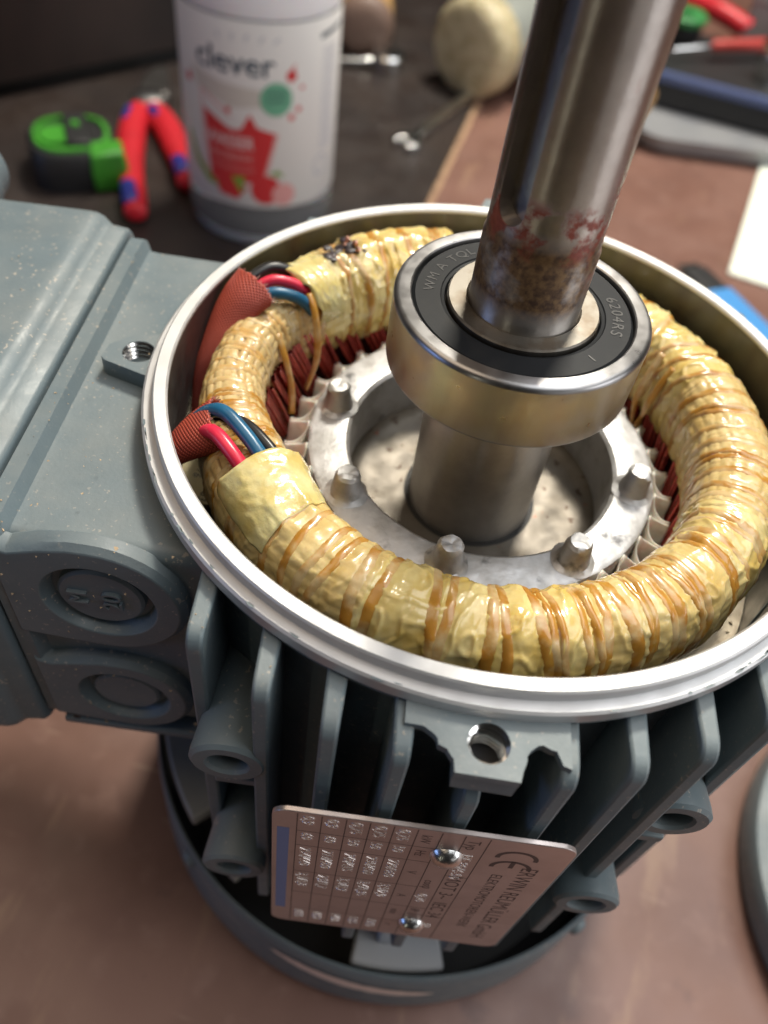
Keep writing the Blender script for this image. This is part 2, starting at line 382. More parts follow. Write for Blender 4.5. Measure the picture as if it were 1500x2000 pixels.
# ------------------------------------------------------------------ bench and dark cabinet behind
BENCH = M('dark_brown_bench_board', (0.020, 0.014, 0.0125), 0.55,
          layers=[(60, 0.40, 0.62, (0.030, 0.020, 0.016), 0.9, 7), (14, 0.52, 0.70, (0.028, 0.017, 0.015), 0.6, 7), (9, 0.66, 0.74, (0.12, 0.075, 0.05), 0.35)],
          rvar=(25, 0.38, 0.6), bumps=[(6, 0.15, 0.5)])
SHEET = M('maroon_fibre_sheet', (0.215, 0.113, 0.086), 0.42,
          layers=[(55, 0.40, 0.64, (0.155, 0.075, 0.056), 0.9, 7), (11, 0.55, 0.72, (0.26, 0.15, 0.12), 0.6, 7), (16, 0.60, 0.69, (0.31, 0.19, 0.125), 0.6, 8, (1, 0.25, 1)), (26, 0.64, 0.72, (0.10, 0.05, 0.045), 0.6, 8), (7, 0.66, 0.71, (0.33, 0.22, 0.17), 0.5, 8, (0.18, 1.2, 1)), (3, 0.70, 0.76, (0.10, 0.045, 0.04), 0.5)],
          rvar=(20, 0.32, 0.5), bumps=[(5, 0.12, 0.4)])
TANEDGE = M('worn_tan_board_edge', (0.42, 0.27, 0.16), 0.6, layers=[(9, 0.45, 0.65, (0.24, 0.13, 0.08), 0.8)])
structure(obj('bench_top', MB().box(-430, 1300, -340, 1400, -40, 0), SHEET, bevel=1))
sheet = structure(obj('bench_board', MB().box(-428, -80.6, 215, 1390, 0.3, 3.0), BENCH, bevel=0.4))
obj('worn_edge', MB().box(-80.5, -76.0, 300, 1380, 0.3, 2.6), TANEDGE, sheet, bevel=0.8)

# ------------------------------------------------------------------ the motor (local axes turned 10 degrees, z = 0 is the rim plane)
ROT = radians(10)
motor = thing('electric_motor', 'opened blue-grey electric motor standing upright with bare end winding and nameplate', 'electric motor', (0, 0, 0), ROT)
ZO = TABLE
def mo(name, mb, mat, parent=motor, **k): return obj(name, mb, mat, parent, ZO, **k)

# barrel and rim
barrel = mo('housing_barrel', MB().lathe([(64.0, -5.9), (68.4, -5.9), (68.4, -7.0), (66.3, -8.6), (65.8, -12), (65.8, -116), (67, -120), (67, -128), (60, -128), (60, -60), (64.0, -58)], 160, True), PAINT)
rim = mo('machined_rim', MB().lathe([(64.0, -5.8), (64.0, -0.35), (64.35, 0.0), (66.45, 0.0), (66.8, -0.35), (66.8, -2.5), (68.5, -2.62), (68.95, -3.0), (68.95, -5.3), (68.6, -5.8)], 220, True), ALU, sharp=28)
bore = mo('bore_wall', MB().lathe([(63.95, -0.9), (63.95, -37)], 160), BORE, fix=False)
rnd = random.Random(3)
# chips of blue-grey paint along the lower step of the rim
pc = MB()
for k in range(30):
    a = radians(rnd.choice([rnd.uniform(-185, -125), rnd.uniform(-78, -35), rnd.uniform(-185, -20)])); R = 68.55+rnd.uniform(-0.35, 0.3); n = rnd.randint(6, 9)
    w_ = rnd.uniform(0.3, 1.5)/R; h_ = rnd.uniform(0.12, 0.38)
    ring = [(a+w_*cos(2*pi*i/n)*rnd.uniform(.6, 1.2), min(68.9, R+h_*sin(2*pi*i/n)*rnd.uniform(.6, 1.2))) for i in range(n)]
    pc.add([(q*cos(b_), q*sin(b_), -2.60) for b_, q in ring], [tuple(range(n))])
mo('paint_chip', pc, PAINT, rim)['kind'] = 'stuff'

# cooling fins: flat webs parallel to the four quadrant axes
def fin_mb(x, yo, z0=-6.2, z1=-118, t0=3.6, t1=2.7, yi=-52, notch=False):
    rr = 3.4
    prof = [(yi, z0), (yo+rr, z0)]
    prof += [(yo+rr-rr*sin(radians(a)), z0-rr+rr*cos(radians(a))) for a in (15, 30, 45, 60, 75, 90)]
    prof += [(yo, z1+3), (yo+3, z1), (yi, z1)]
    def fn(sgn):
        def g(y, z):
            k = (y-yi)/(yo-yi); t = t0+(t1-t0)*k
            return (x+sgn*t/2, y, z)
        return g
    return MB().prism(prof, fn(-1), fn(1))
ENV = 77.8
for x in (-46.2, -34.3, -23.2, -12.3, 0.0, 12.6, 23.4, 34.8, 46.2, 57):
    yo = -min(sqrt(ENV**2-x*x), 77.3)
    z0 = -16 if x == 0 else -6.2
    yi = -max(sqrt(max(65.0**2-x*x, 0)), 27)
    mo('cooling_fin', fin_mb(x, yo, z0=z0, yi=yi), PAINT, barrel, bevel=0.5)
for q in (1, 2):
    for x in (-46.2, -34.3, -23.2, -12.3, 0.0, 12.3, 23.2, 34.3, 46.2):
        yo = -sqrt(ENV**2-x*x); yi = -sqrt(65.0**2-x*x)
        o = mo('cooling_fin', fin_mb(x, yo, yi=yi), PAINT, barrel, bevel=0.5); o.rotation_euler = (0, 0, q*pi/2)

# threaded lugs under the flange (front lug with ragged casting edges)
def lug(poly, z0, z1, hole, name='mounting_lug'):
    o = mo(name, MB().prism(poly, lambda a, b: (a, b, z0), lambda a, b: (a, b, z1)), PAINT, barrel)
    c = mo('cut', MB().lathe([(0.01, z1+2), (hole[2], z1+2), (hole[2], z0-2), (0.01, z0-2)], 28, cx=hole[0], cy=hole[1]), PAINT, None)
    c.matrix_world = o.matrix_world if False else Matrix.Rotation(ROT, 4, 'Z')
    return boolean(o, [c])
rj = random.Random(5)
def jag(p0, p1, n, amp):
    out = []
    for i in range(1, n):
        t = i/n; out.append((p0[0]+(p1[0]-p0[0])*t+rj.uniform(-amp, amp), p0[1]+(p1[1]-p0[1])*t+rj.uniform(-amp, amp)))
    return out
pl = [(-12.4, -65.4), (-12.4, -71.5), (-9.6, -71.6)] + jag((-9.6, -71.6), (-4.9, -76.0), 7, 0.35) + [(-4.9, -76.0), (-4.7, -78.0), (4.9, -78.2), (5.3, -76.4)] + \
     jag((5.3, -76.4), (6.4, -73.2), 4, 0.3) + [(6.4, -73.2), (7.6, -72.2)] + jag((7.6, -72.2), (11.0, -72.6), 4, 0.3) + [(11.2, -74.8), (12.5, -75.2), (12.5, -65.4)]
bpy.context.view_layer.update()
lug_f = lug(pl, -6.9, -5.25, (0.2, -72.9, 3.25))
lug_bs = obj('lug_boss', MB().loft([[(-4.9, -66, -6.7), (5.2, -66, -6.7), (5.2, -77.6, -6.7), (-4.7, -77.4, -6.7)], [(-4.6, -66, -11.5), (4.9, -66, -11.5), (4.9, -77.8, -11.5), (-4.4, -77.6, -11.5)], [(-3.0, -66, -19), (3.2, -66, -19), (3.2, -72, -19), (-3.0, -72, -19)]]), PAINT, barrel, ZO)
cbs = mo('cut', MB().lathe([(0.01, 0), (3.25, 0), (3.25, -13), (0.01, -13)], 28, cx=0.2, cy=-72.9), PAINT, None); cbs.matrix_world = Matrix.Rotation(ROT, 4, 'Z')
boolean(lug_bs, [cbs])
lug_l = lug([(-79.3, -2.6), (-78.4, -3.6), (-68.2, -6.8), (-66, -7.4), (-66, 7.4), (-69, 6.8), (-75.5, 4.6), (-78.8, 1.2)], -9.5, -5.25, (-72.6, 0.2, 3.25))
lug_r = lug([(79.3, -2.6), (66, -7.4), (66, 7.4), (79, 3.2)], -12, -5.25, (72.6, 0.2, 3.25))
lug_b = lug([(-3.2, 80.2), (-7.4, 66), (7.4, 66), (3.2, 80.2)], -12, -5.25, (0.2, 72.6, 3.25))
def thread(x, y, parent):
    pr = [];
    for i in range(9):
        z = -5.4-i*1.1; pr += [(3.3, z), (2.75, z-0.5), (2.75, z-0.6), (3.3, z-1.08)]
        tm = MB().lathe(pr, 32, cx=x, cy=y)
    tm.xform(lambda p: Vector((p.x, p.y, p.z)))
    th_ = obj('threaded_hole', tm, THREAD, parent, ZO, fix=False, sharp=20)
    obj('hole_bottom', MB().lathe([(3.4, -12.0), (0.01, -12.2)], 24, cx=x, cy=y), DARKIN, parent, ZO, fix=False)
for x, y, p in ((0.2, -72.9, lug_f), (-72.6, 0.2, lug_l), (72.6, 0.2, lug_r), (0.2, 72.6, lug_b)): thread(x, y, p)

# foot bosses between the fins
boss = MB().lathe([(0.01, 12), (3.6, 12), (3.6, 0.6), (4.1, 0.0), (6.2, 0.0), (6.9, 0.7), (6.9, 2.4), (5.2, 21), (5.2, 30)], 40)
def place_boss(x, y, z): return MB().add(boss.v, boss.f).xform(lambda p: Vector((x+p.x, y+p.z, z+p.y)))
for x, y, z in ((-40.2, -70.2, -34.0), (-40.2, -73.0, -84.0), (39.6, -68.6, -35.5), (35.5, -73.2, -75.0)):
    mo('foot_boss', place_boss(x, y, z), PAINT, barrel)
# cross webs carrying the bosses
for x, z in ((-40, -52), (-40, -98), (40, -52), (40, -98)):
    mo('cross_web', MB().box(x-4.2, x+4.2, -66, -50, z-1.4, z+1.4), PAINT, barrel, bevel=0.4)

# fan cowl
cowl = mo('fan_cowl', MB().lathe([(79.4, -139.2), (79.9, -140.0), (80.3, -146), (80.6, -172), (79.0, -179), (74, -182.2), (30, -182.6), (30, -181.4), (73, -181), (78.0, -177.5), (79.3, -171), (79.0, -146), (78.7, -139.6)], 160, True), PAINT)
mo('cowl_inside', MB().lathe([(78.6, -140.2), (78.9, -146), (79.1, -171), (77.8, -177.2), (72.8, -180.8), (0.5, -180.9)], 120), DARKIN, cowl, fix=False)
mo('rear_shield', MB().lathe([(0.5, -129), (66, -129), (69, -131), (69, -137), (0.5, -140)], 120), DARKIN)
def sector(a0, a1, r0, r1, z0, z1, n=14):
    A = [radians(a0+(a1-a0)*i/n) for i in range(n+1)]
    poly = [(r1*cos(a), r1*sin(a)) for a in A]+[(r0*cos(a), r0*sin(a)) for a in reversed(A)]
    return MB().prism(poly, lambda a, b: (a, b, z0), lambda a, b: (a, b, z1))
mo('shield_arm', sector(-172, -139, 52, 76.5, -132, -126), GREYCAST, bevel=0.8)
mo('shield_arm', sector(-133, -124.5, 52, 76.5, -134, -129), GREYCAST, bevel=0.8)
mo('shield_arm', sector(-97, -77, 50, 76.2, -152, -147), LITCAST, bevel=1.0)
mo('shield_post', MB().box(-2.5, 4.2, -70, -63, -147, -128), LITCAST, bevel=0.6)
for a in (-137, -47, 43):
    a_ = radians(a); ca, sa = cos(a_), sin(a_)
    b_ = MB().lathe([(0.01, 2.0), (1.6, 1.8), (2.7, 0.9), (3.0, 0)], 18)
    b_.xform(lambda p: Vector((ca*(80.2+p.z)-sa*p.x, sa*(80.2+p.z)+ca*p.x, -145.5+p.y)))
    mo('rivet', b_, PAINT, cowl)
# light strip reflected on the cowl, painted as a pale patch
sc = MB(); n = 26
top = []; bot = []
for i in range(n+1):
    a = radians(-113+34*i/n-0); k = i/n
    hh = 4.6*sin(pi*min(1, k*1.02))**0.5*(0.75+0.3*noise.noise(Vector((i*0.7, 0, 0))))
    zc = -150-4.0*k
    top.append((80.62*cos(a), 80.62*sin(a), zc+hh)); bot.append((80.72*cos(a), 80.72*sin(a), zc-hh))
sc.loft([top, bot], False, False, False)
mo('reflection_patch', sc, M('painted_reflection', (0.80, 0.64, 0.56), 0.45), cowl, fix=False)

# terminal box on the left with its lid
def box_ring(x, d, y0=-48.5, y1=44.0, z0=-74.5, z1=-6.5, rad=5.0): return [(x, a, b) for a, b in rrect(y0-d, y1+d, z0-d, z1+d, max(0.6, rad+d))]
tb = mo('terminal_box', MB().loft([box_ring(-40, -2.6), box_ring(-80.0, -2.6), box_ring(-82.0, -2.4), box_ring(-83.4, 0), box_ring(-86.4, 0)]), PAINT, bevel=0)
def plate_slab(y0, y1, z0, z1, x0=-83.6, x1=-46):
    return MB().loft([[(x0, a, b) for a, b in rrect(y0, y1, z0, z1, min(abs(y1-y0), abs(z1-z0))*0.32)], [(x1, a, b) for a, b in rrect(y0, y1, z0, z1, min(abs(y1-y0), abs(z1-z0))*0.32)]])
def top_slab(x0=-84, x1=-44):
    pts = [(44.0, -10.5), (44.0, -8.5), (43.2, -7.1), (41.6, -6.5)]+[(-48.5+6*(1-sin(radians(a))), -6.5-6*(1-cos(radians(a)))) for a in (0, 12, 24, 36, 48, 60, 72, 84)]+[(-48.5, -11.6), (-47.9, -12.2), (-45.4, -12.2), (-45, -10.5)]
    return MB().loft([[(x0, a, b) for a, b in pts], [(x1, a, b) for a, b in pts]])
btp = mo('box_top_plate', top_slab(), PAINT, tb, sharp=30)
bpy.context.view_layer.update()
for o_ in (tb, btp):
    c_ = mo('cut', MB().lathe([(0.01, 10), (65.2, 10), (65.2, -130), (0.01, -130)], 96, True), PAINT, None); c_.matrix_world = Matrix.Rotation(ROT, 4, 'Z')
    boolean(o_, [c_])
mo('box_bottom_lip', plate_slab(-48.6, -40, -76.6, -73.6), PAINT, tb)
# raised cable entry bosses with knock-out discs
def d_shape(cx, cz, R, xl, y):
    pts = [(cx+R*cos(radians(a)), cz+R*sin(radians(a))) for a in range(-90, 91, 9)]
    fl = 2.5
    pts += [(cx-3, cz+R), (cx-R*0.55, cz+R*0.93), (xl+fl*1.2, cz+R*0.80), (xl+0.5, cz+R*0.86), (xl, cz+R*0.95), (xl, cz-R*0.9), (cx-R*0.5, cz-R*0.97)]
    return [(a, y, b) for a, b in pts]
def entry(cx, cz, R, r_in, name, xl):
    o = obj(name, MB().loft([d_shape(cx, cz, R, xl, -45.2), d_shape(cx, cz, R-0.3, xl, -47.6), d_shape(cx, cz, R-1.5, xl, -48.9)]), PAINT, tb, ZO, sharp=50)
    c = obj('cut', MB().lathe([(0.01, 8), (r_in+1.4, 8), (r_in, -0.5), (r_in-1.2, -3.2), (r_in-2.4, -3.6), (0.01, -3.6)], 48).xform(lambda p: Vector((cx+p.x, -48.9-p.z, cz+p.y))), PAINT, None, ZO)
    c.matrix_world = Matrix.Rotation(ROT, 4, 'Z')
    boolean(o, [c])
    o.modifiers.new('edge', 'BEVEL').width = 0.0006
    o.modifiers['edge'].segments = 2; o.modifiers['edge'].limit_method = 'ANGLE'; o.modifiers['edge'].angle_limit = radians(40)
    return o
bpy.context.view_layer.update()
KO = [(-67.6, -22.2, 16.2, 10.4, 'M', '20'), (-67.8, -58.6, 14.6, 9.6, '', '')]
for cx, cz, R, ri, t1, t2 in KO:
    o = entry(cx, cz, R, ri, 'cable_entry', -84.5)
    kd = MB().lathe([(0.01, 2.4), (ri-3.1, 2.4), (ri-2.5, 1.9), (ri-2.3, 0.0)], 48).xform(lambda p: Vector((cx+p.x, -45.3-p.z, cz+p.y)))
    o2 = obj('knockout_disc', kd, PAINT, tb, ZO)
    if t1:
        tx = MB()
        for body, dz in ((t1, 4.6), (t2, -1.6)):
            wd = text_w(body, 5.2)
            embossed(tx, body, 5.2, lambda a, b, h: (cx+2.4-dz-b, -47.7-h, cz-wd/2+a), 0.75)
        obj('cast_lettering', tx, PAINT, tb, ZO)
obj('pin_hole', MB().lathe([(0.01, 0), (0.9, 0.02)], 14).xform(lambda p: Vector((-80.3+p.x, -48.95, -71.6+p.y))), BLACKGAP, tb, ZO)

def lid_ring(x, d, rad=4.5): return [(x, a, b) for a, b in rrect(-49.2-d, 45.0+d, -76.0-d, -6.3+d, rad+d, 8)]
lid = mo('box_lid', MB().loft([lid_ring(-87.2, -2.2), lid_ring(-87.2, -0.2), lid_ring(-87.4, 0.5), lid_ring(-88.0, 1.0), lid_ring(-91.2, 1.3), lid_ring(-92.2, 1.6), lid_ring(-93.0, 2.3), lid_ring(-94.2, 3.2), lid_ring(-95.4, 3.6), lid_ring(-97, 3.7),
    lid_ring(-124, 3.0), lid_ring(-127, 1.6), lid_ring(-128.5, -1.5)]), PAINT, sharp=40)
mo('lid_gasket', MB().loft([box_ring(-86.2, -1.6), box_ring(-87.4, -1.6)]), BLACKGAP, tb)

# nameplate fixed to the fins
PX0, PX1, PZ0, PZ1, PY = -30.6, 19.7, -26.2, -94.8, -78.3
npl = mo('nameplate', MB().prism(rrect(PX0, PX1, PZ1, PZ0, 3.0), lambda a, b: (a, PY, b), lambda a, b: (a, PY-0.9, b)), PLATE, bevel=0.12, sharp=30)
YF = PY-0.915
def on_plate(u, v, h=0.0): return (PX0+u, YF-h, PZ0-v)          # u to the right, v downwards
def pt_rect(mb, u0, u1, v0, v1): mb.add([on_plate(u0, v0), on_plate(u1, v0), on_plate(u1, v1), on_plate(u0, v1)], [(0, 1, 2, 3)])
def pt_text(mb, body, size, u, v, stretch=1.0, h=None):
    """text turned a quarter clockwise: reads downwards, letter tops to the right"""
    vv, fc = text(body, size)
    if h is None: mb.add([on_plate(u+b, v+a*stretch) for a, b in vv], fc)
    else: embossed(mb, body, size, lambda a, b, hh: on_plate(u+b, v+a*stretch, hh), h)
grid = MB()
cols = [4.2, 8.2, 12.2, 16.1, 20.0, 23.9, 27.9, 31.7, 35.8]
for c_ in cols: pt_rect(grid, c_-0.1, c_+0.1, 0.6, 67.6)
for v_ in (8.6, 16.0, 31.0, 45.0, 57.0): pt_rect(grid, 4.2, 27.9, v_-0.09, v_+0.09)
for a, b, c_ in ((45.0, 27.9, 31.7), (50.0, 27.9, 35.8), (22.0, 31.7, 35.8)): pt_rect(grid, b, c_, a-0.09, a+0.09)
obj('print_grid', grid, PLATEINK, npl, ZO, fix=False)
ink = MB()
pt_text(ink, 'ERWIN REUMÜLLER GmbH', 4.3, 43.6, 12.0, 0.98)
pt_text(ink, 'ELEKTROMOTOREN-WERK', 2.9, 39.4, 17.5, 1.05)
pt_text(ink, 'MOT 3~  IEC 34', 3.9, 32.4, 21.5, 1.1)
pt_text(ink, 'Typ', 3.0, 32.5, 2.2)
pt_text(ink, 'cosφ', 2.6, 28.7, 26.0); pt_text(ink, 'IP', 2.6, 28.7, 46.0)
for body, v_ in (('kW', 2.6), ('Hz', 10.2), ('V', 22.0), ('A', 37.0), ('min', 48.0), ('r', 60.0)): pt_text(ink, body, 2.6, 24.8, v_)
def arc_letter(mb, u0, v0, R, th, bar):
    A = [radians(a) for a in range(-10, 191, 10)]                    # a C turned a quarter clockwise: opens downwards
    mb.loft([[on_plate(u0-R*cos(a)*1.0, v0-R*sin(a)*0.95) for a in A], [on_plate(u0-(R-th)*cos(a), v0-(R-th)*sin(a)*0.93) for a in A]], False, False, False)
    if bar: pt_rect(mb, u0-th/2, u0+th/2, v0-R+0.4, v0+0.2)
arc_letter(ink, 41.6, 8.0, 3.7, 0.85, False); arc_letter(ink, 41.6, 13.0, 3.7, 0.85, True)
obj('dark_print', ink, PLATEINK, npl, ZO, fix=False)
st = MB()
rows = [('0,9', '60', '254/440', '3,1/1,8', '1680'), ('0,9', '60', '277/480', '2,9/1,7', '1690'), ('0,75', '50', '240/415', '3,3/1,9', '1400'), ('0,75', '50', '230/400', '3,4/1,95', '1395'), ('0,75', '50', '220/380', '3,5/2,0', '1390')]
for c_, row in zip(cols, rows):
    for body, v_ in zip(row, (1.6, 9.8, 17.4, 32.2, 58.2)): pt_text(st, body, 3.1, c_+0.8, v_, 1.0, 0.05)
pt_text(st, 'RE 80/4-50', 3.1, 32.4, 9.5, 1.0, 0.05); pt_text(st, '0,76', 3.0, 28.6, 35.5, 1, 0.05); pt_text(st, '55', 3.0, 28.6, 53.5, 1, 0.05)
pt_text(st, '01', 3.0, 32.4, 56.5, 1, 0.05)
obj('stamped_figures', st, STAMP, npl, ZO, fix=False)
bl = MB(); pt_rect(bl, 0.9, 3.0, 8.0, 58.0)
obj('blue_bar', bl, PLATEBLUE, npl, ZO, fix=False)
for z in (-37.2, -83.3):
    h = MB().lathe([(0.01, 2.1), (1.2, 2.0), (2.2, 1.5), (2.8, 0.7), (3.0, 0.0)], 26).xform(lambda p: Vector((-0.5+p.x, PY-0.85-p.z, z+p.y)))
    o = obj('dome_screw', h, ZINC, npl, ZO)

# ------------------------------------------------------------------ stator: core, slot papers, copper, taped end winding
core = mo('stator_core', MB().lathe([(38.3, -60), (38.3, -33.5), (38.8, -33.2), (63.8, -33.2), (63.8, -60)], 180, True), STEELCORE)
NS = 36
def slot_paper():
    mb = MB(); rings = []
    for j in range(5):
        k = j/4; row = []
        for i in range(15):
            a = radians(-100+200*i/14)
            rr_ = 2.75+0.35*k
            x = 42.6-rr_*1.25*cos(a)-1.1*k; y = rr_*sin(a)
            top = -18.6-2.6*(abs(sin(a))**1.5)+1.4*(1-abs(sin(a)))**2
            row.append((x, y, -35+(top+35)*k))
        rings.append(row)
    # tapered flap running outwards on both sides
    return mb.loft(rings, False, False, False)
p0 = mo('slot_paper', slot_paper(), PAPER, core, solid=0.32, sharp=180)
def strand_bundle(seed):
    rb = random.Random(seed); mb = MB()
    for k in range(9):
        dx, dy = rb.uniform(-0.9, 1.4), (k-4)*0.47+rb.uniform(-.2, .2)
        lean = 11.0
        pts = []
        for i in range(8):
            t = i/7; R = 43.2+dx*0.6+3.2*t**1.5; ang = radians(lean*(t**0.8))+dy*(1+0.55*t)/R
            pts.append((R*cos(ang), R*sin(ang), -30+19*t))
        mb.tube(pts, 0.50, 6, False)
    return mb
b0 = [mo('copper_strands', strand_bundle(k), COPPER, core, sharp=180) for k in range(3)]
for i in range(1, NS): copy(p0, core, 2*pi*i/NS)
for i in range(3, NS): copy(b0[i % 3], core, 2*pi*i/NS)
for i in range(3): b0[i].rotation_euler = (0, 0, 2*pi*i/NS)
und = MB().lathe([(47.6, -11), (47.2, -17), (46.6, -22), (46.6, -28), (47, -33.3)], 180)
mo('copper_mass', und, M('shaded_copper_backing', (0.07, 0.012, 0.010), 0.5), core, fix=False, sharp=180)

FILM = [(-136.5, -102, 0.45), (-102, -62, 1.0), (-62, -30, 0.65), (-30, -14, 0.95), (-14, 30, 0.35), (30, 161, 1.0), (161, 223.5, 0.0)]   # world azimuths
def film_at(az):
    """1 = smooth film, 0 = woven cloth; az in degrees of world angle"""
    a = (az+136.5) % 360-136.5
    v = 0.0
    for a0, a1, f_ in FILM:
        if a0 <= a < a1: v = f_
    return v
def sm(x, a, b):
    t = max(0.0, min(1.0, (x-a)/(b-a))); return t*t*(3-2*t)
def ring_dims(az):
    """centre radius, half width, centre height, half height of the bundle at a world azimuth (degrees)"""
    a = (az+180) % 360-180
    left = sm(abs(a) if abs(a) > 90 else 0, 138, 172)*(1.0 if a > 0 else 1.0)
    back = sm(a, 60, 100)*(1-sm(a, 140, 165))
    Rm = 50.9+2.2*left+1.3*back; A = 8.3-2.2*left+0.3*back; zc = -12.8+0.8*back; B = 10.3+0.5*back-0.5*left
    step = 0.75*(sm(a, 112, 113) - sm(a, 160.2, 161.4))              # leads buried under the tape make it thicker here
    return Rm, A+step*0.7, zc+step*0.6, B+step
TIES = []        # (azimuth, skew in degrees over the section, strands, width mm)
for az, sk, ns, wd in [(-132, -2, 1, 1.5), (-129.3, 4, 1, 1.4), (-122.8, -2, 1, 1.7), (-118.4, -2, 1, 1.4), (-113, 1, 1, 1.4), (-109.5, 2, 1, 1.4), (-104.6, -2, 1, 1.8), (-100.4, 2, 1, 1.6), (-90.6, -3, 1, 1.7), (-87.8, -1, 1, 1.6),
                       (-80, -1, 1, 1.8), (-77.8, -1, 1, 1.6), (-71.6, -4, 1, 1.7), (-69.2, -2, 2, 1.3), (-62.8, -2, 2, 1.3), (-59.4, 2, 1, 1.5), (-55.6, -3, 1, 1.8), (-51.0, 1, 2, 1.2), (-46, 0, 2, 1.7), (-41.6, -3, 1, 1.3), (-39.0, 2, 2, 1.3),
                       (-29.6, 2, 2, 1.5), (-25.4, 1, 1, 1.5), (-19.6, 1, 2, 1.6), (-12, 2, 1, 1.5), (-8.6, 2, 1, 1.4), (-3, 3, 1, 1.6), (2, 4, 2, 1.3), (7, 4, 1, 1.6), (12, 5, 1, 1.4), (18, 6, 2, 1.3), (24, 4, 1, 1.5), (30, 6, 1, 1.4), (37, 8, 1, 1.5), (42, 10, 1, 1.3),
                       (51, -7, 1, 1.5), (60, 5, 1, 1.6), (70, -4, 1, 1.5), (80, 3, 1, 1.6), (90, -4, 1, 1.5), (100, 4, 2, 1.3), (109, -3, 1, 1.6), (118, 4, 2, 1.3), (126, -2, 1, 1.6),
                       (134, 3, 1, 1.5), (143.6, -3, 1, 1.7), (147, 2, 1, 1.2), (160.4, -5, 1, 2.0)]:
    TIES.append((az, sk, ns, wd))
rt = random.Random(11)
a = 164.5
while a < 222.5:
    TIES.append((a, rt.uniform(-2.5, 2.5), rt.choice([1, 1, 2]), rt.uniform(0.9, 1.5))); a += rt.uniform(3.0, 4.8)
TIEAZ = [t[0] for t in TIES]
def section(az, v):
    Rm, A, zc, B = ring_dims(az); c_, s_ = cos(v), sin(v); e = 0.78
    x = A*math.copysign(abs(c_)**e, c_); z = B*math.copysign(abs(s_)**e, s_)
    if z > 0 and c_ > 0.2: z -= 0.5*c_
    return Rm+x, zc+z
def pinch(az):
    d = 0.0
    for t in TIEAZ:
        dd = abs((az-t+180) % 360-180)*0.89                         # mm along the centre line
        if dd < 4: d = max(d, math.exp(-(dd/1.35)**2))
    return d
BURN = (39.5-0, )
GRID = []
NU, NV = 1500, 120
def wind_mesh():
    mb = MB(); fa = []; ba = []; ga = []
    for i in range(NU):
        az = 360*i/NU; A_ = radians(az); fm = film_at(az); pi_ = pinch(az)
        seg = math.floor(az/9.3)                                         # each overlap of the tape sits at its own height
        lap = 0.35*(noise.noise(Vector((seg*5.3, 1.7, 0))))
        for j in range(NV):
            v = 2*pi*j/NV; R, z = section(az, v)
            P = Vector((R*cos(A_), R*sin(A_), z))
            # film: folded facets with sharp ridges; cloth: flat longitudinal cords
            warp = Vector((noise.noise(P/9), noise.noise(P/9+Vector((5, 1, 8))), noise.noise(P/9+Vector((2, 7, 3)))))*2.0
            d1 = noise.voronoi((P+warp)/7.5+Vector((0, 0, seg*0.2)))[0]; d2 = noise.voronoi((P+warp)/3.6)[0]
            n1 = noise.noise(P/6.0); n3 = noise.noise(P/2.2+Vector((2, 9, 4)))
            fold = (d1[0]-0.45)*1.9+(d2[0]-0.45)*0.6-0.5*max(0.0, 0.16-(d1[1]-d1[0]))*4*max(0.0, n1+0.25)
            vv = v*11.5+1.3*noise.noise(P/7.0); sw = abs(sin(vv))
            cord = 0.34*min(1.0, 1.7*sw)+0.16*n3+0.10*math.copysign(1, sin(vv))*sin(az*pi*2/7.4)
            c1 = noise.noise((P+warp*1.4)/4.4+Vector((3, 1, 7+seg*0.3))); c2 = noise.noise((P-warp)/2.6+Vector((11, 4, 2)))
            fold = fold*0.55+0.55*max(0.0, 1-abs(c1)*5.5)+0.16*max(0.0, 1-abs(c2)*5.0)-0.15
            d = fm*(fold*0.8+lap)+(1-fm)*cord+0.22*n1
            d -= pi_*(0.22+0.22*fm)
            if 112 < az < 163:
                k_ = sm(az, 112, 126)
                d += k_*(1.0*math.exp(-((v-1.15)/0.17)**2)+1.1*math.exp(-((v-1.62)/0.17)**2))
            a2 = az-360 if az > 180 else az
            if -137 < a2 < -112:
                k_ = 1-sm(a2, -130, -112)
                d += k_*(1.3*math.exp(-((v-1.35)/0.16)**2)+1.2*math.exp(-((v-1.80)/0.16)**2)+0.9*math.exp(-((v-2.2)/0.15)**2))
            ga.append((1-fm)*max(0.0, 1-sw*3.2)*(0.5+0.5*noise.noise(P/3.0)+0.3))
            nrm = Vector((cos(v)*cos(A_), cos(v)*sin(A_), sin(v)))
            P += nrm*d
            mb.v.append(tuple(P)); GRID.append((P.copy(), nrm)); fa.append(fm)
            bd = hypot((az-144.5)*0.9/6.0, (v-1.45)/0.55)
            ba.append(max(0.0, 1.25-bd))
    for i in range(NU):
        k = (i+1) % NU
        for j in range(NV):
            l_ = (j+1) % NV; mb.f.append((i*NV+j, k*NV+j, k*NV+l_, i*NV+l_))
    # turn into the motor's own axes
    c_, s_ = cos(-ROT), sin(-ROT)
    mb.v = [(x*c_-y*s_, x*s_+y*c_, z) for x, y, z in mb.v]
    me = mesh('end_winding', mb, WIND, ZO, 180, True, False)
    for nm, arr in (('film', fa), ('burn', ba), ('gap', ga)):
        at = me.attributes.new(nm, 'FLOAT', 'POINT'); at.data.foreach_set('value', arr)
    return me
wind = obj('end_winding', wind_mesh(), WIND, motor)
wind.data.materials.clear(); wind.data.materials.append(WIND)
def W2M(p): return (p[0]*cos(-ROT)-p[1]*sin(-ROT), p[0]*sin(-ROT)+p[1]*cos(-ROT), p[2])
def on_wind(az, v, h):
    R, z = section(az, v); a_ = radians(az)
    return Vector(((R+h*cos(v))*cos(a_), (R+h*cos(v))*sin(a_), z+h*sin(v)))
